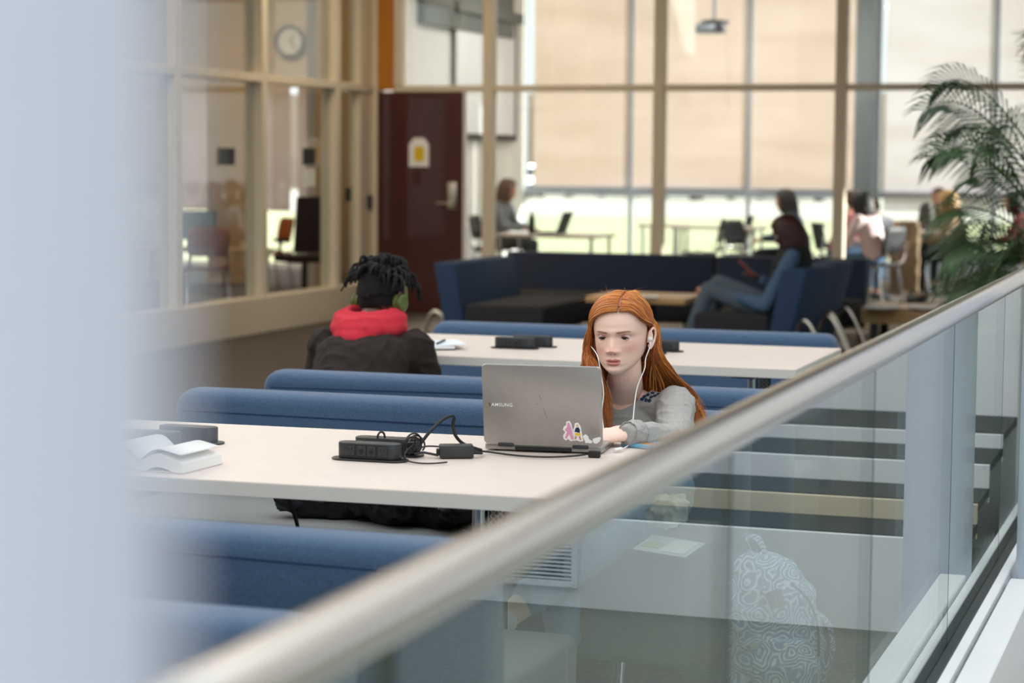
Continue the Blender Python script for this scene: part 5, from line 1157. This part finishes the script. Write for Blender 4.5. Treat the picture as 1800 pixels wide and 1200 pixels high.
bm = new(); cyl(bm, (0, 0, 0), .05, .06, 18); _xf(bm, bm.verts, Matrix.Translation((.06, -.13, pj.z-.03)) @ Matrix.Rotation(PI/2, 4, 'X')); obj('lens', bm, 'dark_shell', pr)

# ================================================================ LEFT ROOM
mo = at(338, 410, Y=18.2)
school_table('desk with computer monitor behind the left partition', (mo.x+.1, 18.2, 0), 1.3, .6, .2, .60 if mo.z < .9 else .72, 'oak')
DT = .60 if mo.z < .9 else .72
mt = thing('monitor', 'computer monitor with pale green screen behind the left partition', 'monitor', (mo.x, 18.2, DT+.001), .35)
bm = new(); box(bm, (0, 0, .22), (.46, .03, .28), None, .006, 1); obj('housing', bm, 'dark_shell', mt)
bm = new(); box(bm, (0, -.016, .22), (.42, .003, .24)); obj('screen', bm, 'glass_green', mt, smooth=False)
bm = new(); cyl(bm, (0, .02, 0), .1, .012, 20); tube(bm, [(0, .02, .01), (0, .02, .2)], .02, 8); obj('stand', bm, 'dark_shell', mt)
oc = school_chair('orange_chair', 'orange plastic chair nearest the monitor desk in the left room', (at(395, 480, Y=18.0).x, 17.6, 0), .6, 'orange_plastic', 'orange chairs in the left room')
dup(oc, (at(470, 440, Y=20.6).x, 20.6, 0), 2.4, 'orange plastic chair farther back in the left room')
ofc = thing('office_chair', 'black mesh office chair in front of the bright blinds of the left room', 'chair', (at(535, 440, Y=19.2).x, 19.2, 0), .9)
bm = new(); box(bm, (0, 0, .48), (.48, .46, .08), None, .03, 2); obj('seat', bm, 'dark_shell', ofc)
bm = new(); box(bm, (0, -.25, .82), (.46, .06, .56), Matrix.Rotation(.12, 3, 'X'), .025, 2); obj('backrest', bm, 'dark_shell', ofc)
bm = new(); tube(bm, [(0, 0, .06), (0, 0, .45)], .03, 10); obj('gas_lift', bm, 'dark_shell', ofc)
for k in range(5):
    a_ = k*2*PI/5; bm = new(); tube(bm, [(0, 0, .09), (.28*math.cos(a_), .28*math.sin(a_), .06)], .02, 8); ball(bm, (.29*math.cos(a_), .29*math.sin(a_), .03), .03, 10, 6); obj('base_arm', bm, 'dark_shell', ofc)
for sx in (-1, 1): bm = new(); box(bm, (sx*.27, .0, .66), (.05, .26, .03), None, .01, 1); tube(bm, [(sx*.27, 0, .48), (sx*.27, 0, .65)], .015, 8); obj('armrest', bm, 'dark_shell', ofc)
ck = at(512, 73, Y=22.48); co_ = thing('wall_clock', 'round wall clock high in the left room', 'clock', (ck.x, 22.46, ck.z))
RX = Matrix.Rotation(PI/2, 4, 'X'); bm = new(); lathe(bm, [(.185, 0), (.19, .01), (.19, .03), (.175, .04), (.15, .03), (.15, .012)], (0, 0, 0), 40, RX); obj('rim', bm, 'wall_grey', co_)
bm = new(); lathe(bm, [(.15, .008), (.15, .014)], (0, 0, 0), 40, RX); obj('dial', bm, 'paper', co_)
for L_, a_ in ((.08, .6), (.11, 2.4)): bm = new(); box(bm, (math.sin(a_)*L_/2, -.018, math.cos(a_)*L_/2), (.012, .003, L_), Matrix.Rotation(a_, 3, 'Y')); obj('hand', bm, 'ink', co_, smooth=False)
for px, py, w_, h_, m_, lb in ((398, 275, .30, .14, 'ink', 'black sign plate on the glass left of the wide cream mullion'), (543, 275, .26, .15, 'ink', 'black sign plate on the glass nearest the wooden door'), (545, 312, .22, .16, 'paper_edge', 'pale notice under the sign plate nearest the wooden door')):
    q = at(px, py, X=XL-.07); bm = new(); box(bm, q, (.006, w_, h_)); tag(obj('sign_plate' if m_ == 'ink' else 'notice', bm, m_, smooth=False), lb, 'sign')
for px, py, X_, lb in ((612, 342, XL-.01, 'dark wall plate on the cream end panel by the door'), (650, 355, XL-.01, 'small dark switch in the corner beside the wooden door')):
    q = at(px, py, X=X_); bm = new(); box(bm, q, (.02, .10, .13), None, .004, 1); tag(obj('wall_switch', bm, 'charcoal_plastic', smooth=False), lb, 'switch')

# ================================================================ PALM BEHIND THE RAILING
pp = V((-.86, 10.6, 0)); pl = thing('potted_palm', 'potted palm with feathery fronds behind the handrail', 'plant', pp)
mat('pot_brown', '6F605A', .7, var=.05, scale=8); mat('leaf_green', '35502A', .45, var=.3, scale=9); mat('leaf_deep', '243A20', .4, var=.2, scale=9); mat('stalk', '3E4426', .6); mat('soil', '2A211A', 1)
bm = new(); lathe(bm, [(.105, 0), (.11, .01), (.168, .56), (.175, .57), (.175, .60), (.155, .60), (.15, .55)], (0, 0, 0), 32); obj('pot', bm, 'pot_brown', pl)
bm = new(); cyl(bm, (0, 0, .54), .15, .02, 24); obj('soil', bm, 'soil', pl)
rp = random.Random(9)
for k in range(5):
    bm = new(); a_ = k*1.3; tube(bm, spline([(.03*math.cos(a_), .03*math.sin(a_), .55), (.05*math.cos(a_), .05*math.sin(a_), .95), (.06*math.cos(a_), .06*math.sin(a_), 1.40)], 4), [.016]*9 if False else .014, 8); obj('stem', bm, 'stalk', pl)
def frond(az, z0, L, rise, droop, nl=30, ll=.20):
    d = V((math.cos(az), math.sin(az), 0)); P = []
    for i in range(nl+1):
        t = i/nl; P.append(d*(.05+L*t*(1-.10*t))+V((0, 0, z0+rise*math.sin(t*1.9)-droop*t*t)))
    bm = new(); tube(bm, P, lambda t: .006*(1-.85*t)+.001, 5)
    tw = rp.choice((-1, 1))*rp.uniform(.6, 1.25); side0 = d.cross(V((0, 0, 1)))
    for i in range(4, nl+1):
        t = i/nl; T = (P[i]-P[i-1]).normalized(); side = Quaternion(T, tw) @ side0
        for sx in (-1, 1):
            l_ = ll*(.55+.9*math.sin(min(1, t*1.15)*PI*.85))*(.75 if t > .9 else 1)*rp.uniform(.88, 1.1); w_ = .0055
            u = (T*(.60+.5*t)+side*sx*(1-.30*t)+V((0, 0, .05))).normalized(); b = P[i]; wv = u.cross(T.cross(side)).normalized()*w_
            q1 = b+u*l_*.5+V((0, 0, -.02*l_)); q2 = b+u*l_*.95+V((0, 0, -.38*l_))
            v = [bm.verts.new(x) for x in (b-wv*.4, b+wv*.4, q1+wv, q1-wv, q2)]
            bm.faces.new((v[0], v[1], v[2], v[3])); bm.faces.new((v[3], v[2], v[4]))
    o = obj('frond', bm, 'leaf_green' if rp.random() < .6 else 'leaf_deep', pl, ang=180); sd = o.modifiers.new('s', 'SOLIDIFY'); sd.thickness = .001
FR = [(3.0, 1.52, .50, .34, .03), (3.35, 1.42, .54, .34, .05), (2.75, 1.36, .50, .30, .05), (3.15, 1.26, .52, .28, .06), (3.5, 1.24, .48, .30, .05), (2.6, 1.18, .46, .24, .08), (3.2, 1.10, .48, .18, .10), (2.9, 1.0, .44, .14, .12), (3.6, 1.0, .44, .12, .12), (3.3, .90, .40, .08, .16), (3.05, .84, .38, .05, .18), (2.7, .86, .38, .06, .16), (3.5, .80, .34, .04, .18),
      (2.2, 1.25, .40, .4, .05), (4.0, 1.2, .40, .35, .06), (1.6, 1.45, .34, .5, .05), (1.2, 1.55, .30, .5, .02), (1.9, 1.6, .34, .42, .02), (4.7, 1.15, .28, .5, .1), (2.1, 1.0, .36, .15, .15), (4.1, .95, .34, .12, .15)]
for az, z0, L, rs, dr_ in FR: frond(az+rp.uniform(-.08, .08), z0, L*1.1, rs*1.1, dr_, 24, .18)
for k in range(9):
    a_ = rp.uniform(2.2, 4.2); r_ = rp.uniform(.10, .17); b = V((.06*math.cos(a_), .06*math.sin(a_), .56)); c = b+V((math.cos(a_)*r_, math.sin(a_)*r_, rp.uniform(.05, .22))); s_ = V((-math.sin(a_), math.cos(a_), 0))*.035; e_ = c+V((math.cos(a_)*.06, math.sin(a_)*.06, -.04))
    bm = new(); v = [bm.verts.new(x) for x in (b, b.lerp(c, .6)+s_*.9+V((0, 0, .012)), c+s_, e_, c-s_, b.lerp(c, .6)-s_*.9+V((0, 0, .012)), c)]
    bm.faces.new((v[0], v[1], v[6])); bm.faces.new((v[1], v[2], v[6])); bm.faces.new((v[2], v[3], v[6])); bm.faces.new((v[3], v[4], v[6])); bm.faces.new((v[4], v[5], v[6])); bm.faces.new((v[5], v[0], v[6]))
    o = obj('broad_leaf', bm, 'leaf_deep', pl, ang=180); sd = o.modifiers.new('s', 'SOLIDIFY'); sd.thickness = .001

# ================================================================ PARKED CARS FAR OUTSIDE
def car(label, loc, rz, body):
    t = thing('car', label, 'car', loc, rz, 'cars parked far outside the classroom window')
    bm = new(); prism(bm, [(-2.2, .3), (2.2, .3), (2.25, .75), (1.3, .92), (-1.9, .95), (-2.25, .8)], 1.75, Matrix(((1, 0, 0, 0), (0, 0, 1, -.87), (0, 1, 0, 0), (0, 0, 0, 1))), .06, 2); obj('body', bm, body, t)
    bm = new(); prism(bm, [(-1.8, .93), (1.25, .93), (.5, 1.45), (-1.3, 1.48)], 1.5, Matrix(((1, 0, 0, 0), (0, 0, 1, -.75), (0, 1, 0, 0), (0, 0, 0, 1))), .05, 2); obj('cabin', bm, 'car_glass', t)
    for x in (-1.4, 1.4):
        for y in (-.85, .85): bm = new(); lathe(bm, [(.33, -.1), (.33, .1)], (0, 0, 0), 16, Matrix.Translation((x, y, .33)) @ Matrix.Rotation(PI/2, 4, 'X')); obj('wheel', bm, 'tyre', t)
    return t
for i, (px, m_) in enumerate(((940, 'car_white'), (1050, 'car_dark'), (1225, 'car_white'), (1345, 'car_dark'), (1440, 'car_white'))):
    q = at(px, 350, Y=90); car(('white' if m_ == 'car_white' else 'grey')+' car parked far outside, %s from the left' % ('first second third fourth fifth'.split()[i]), (q.x, 90+(i % 2)*6, -.13), 1.2, m_)
bm = new(); b6(bm, -90, 60, 110, 118, -.13, 5.2); tag(obj('far_building', bm, 'brick_far', smooth=False), 'low pale building far beyond the lawn', 'building')
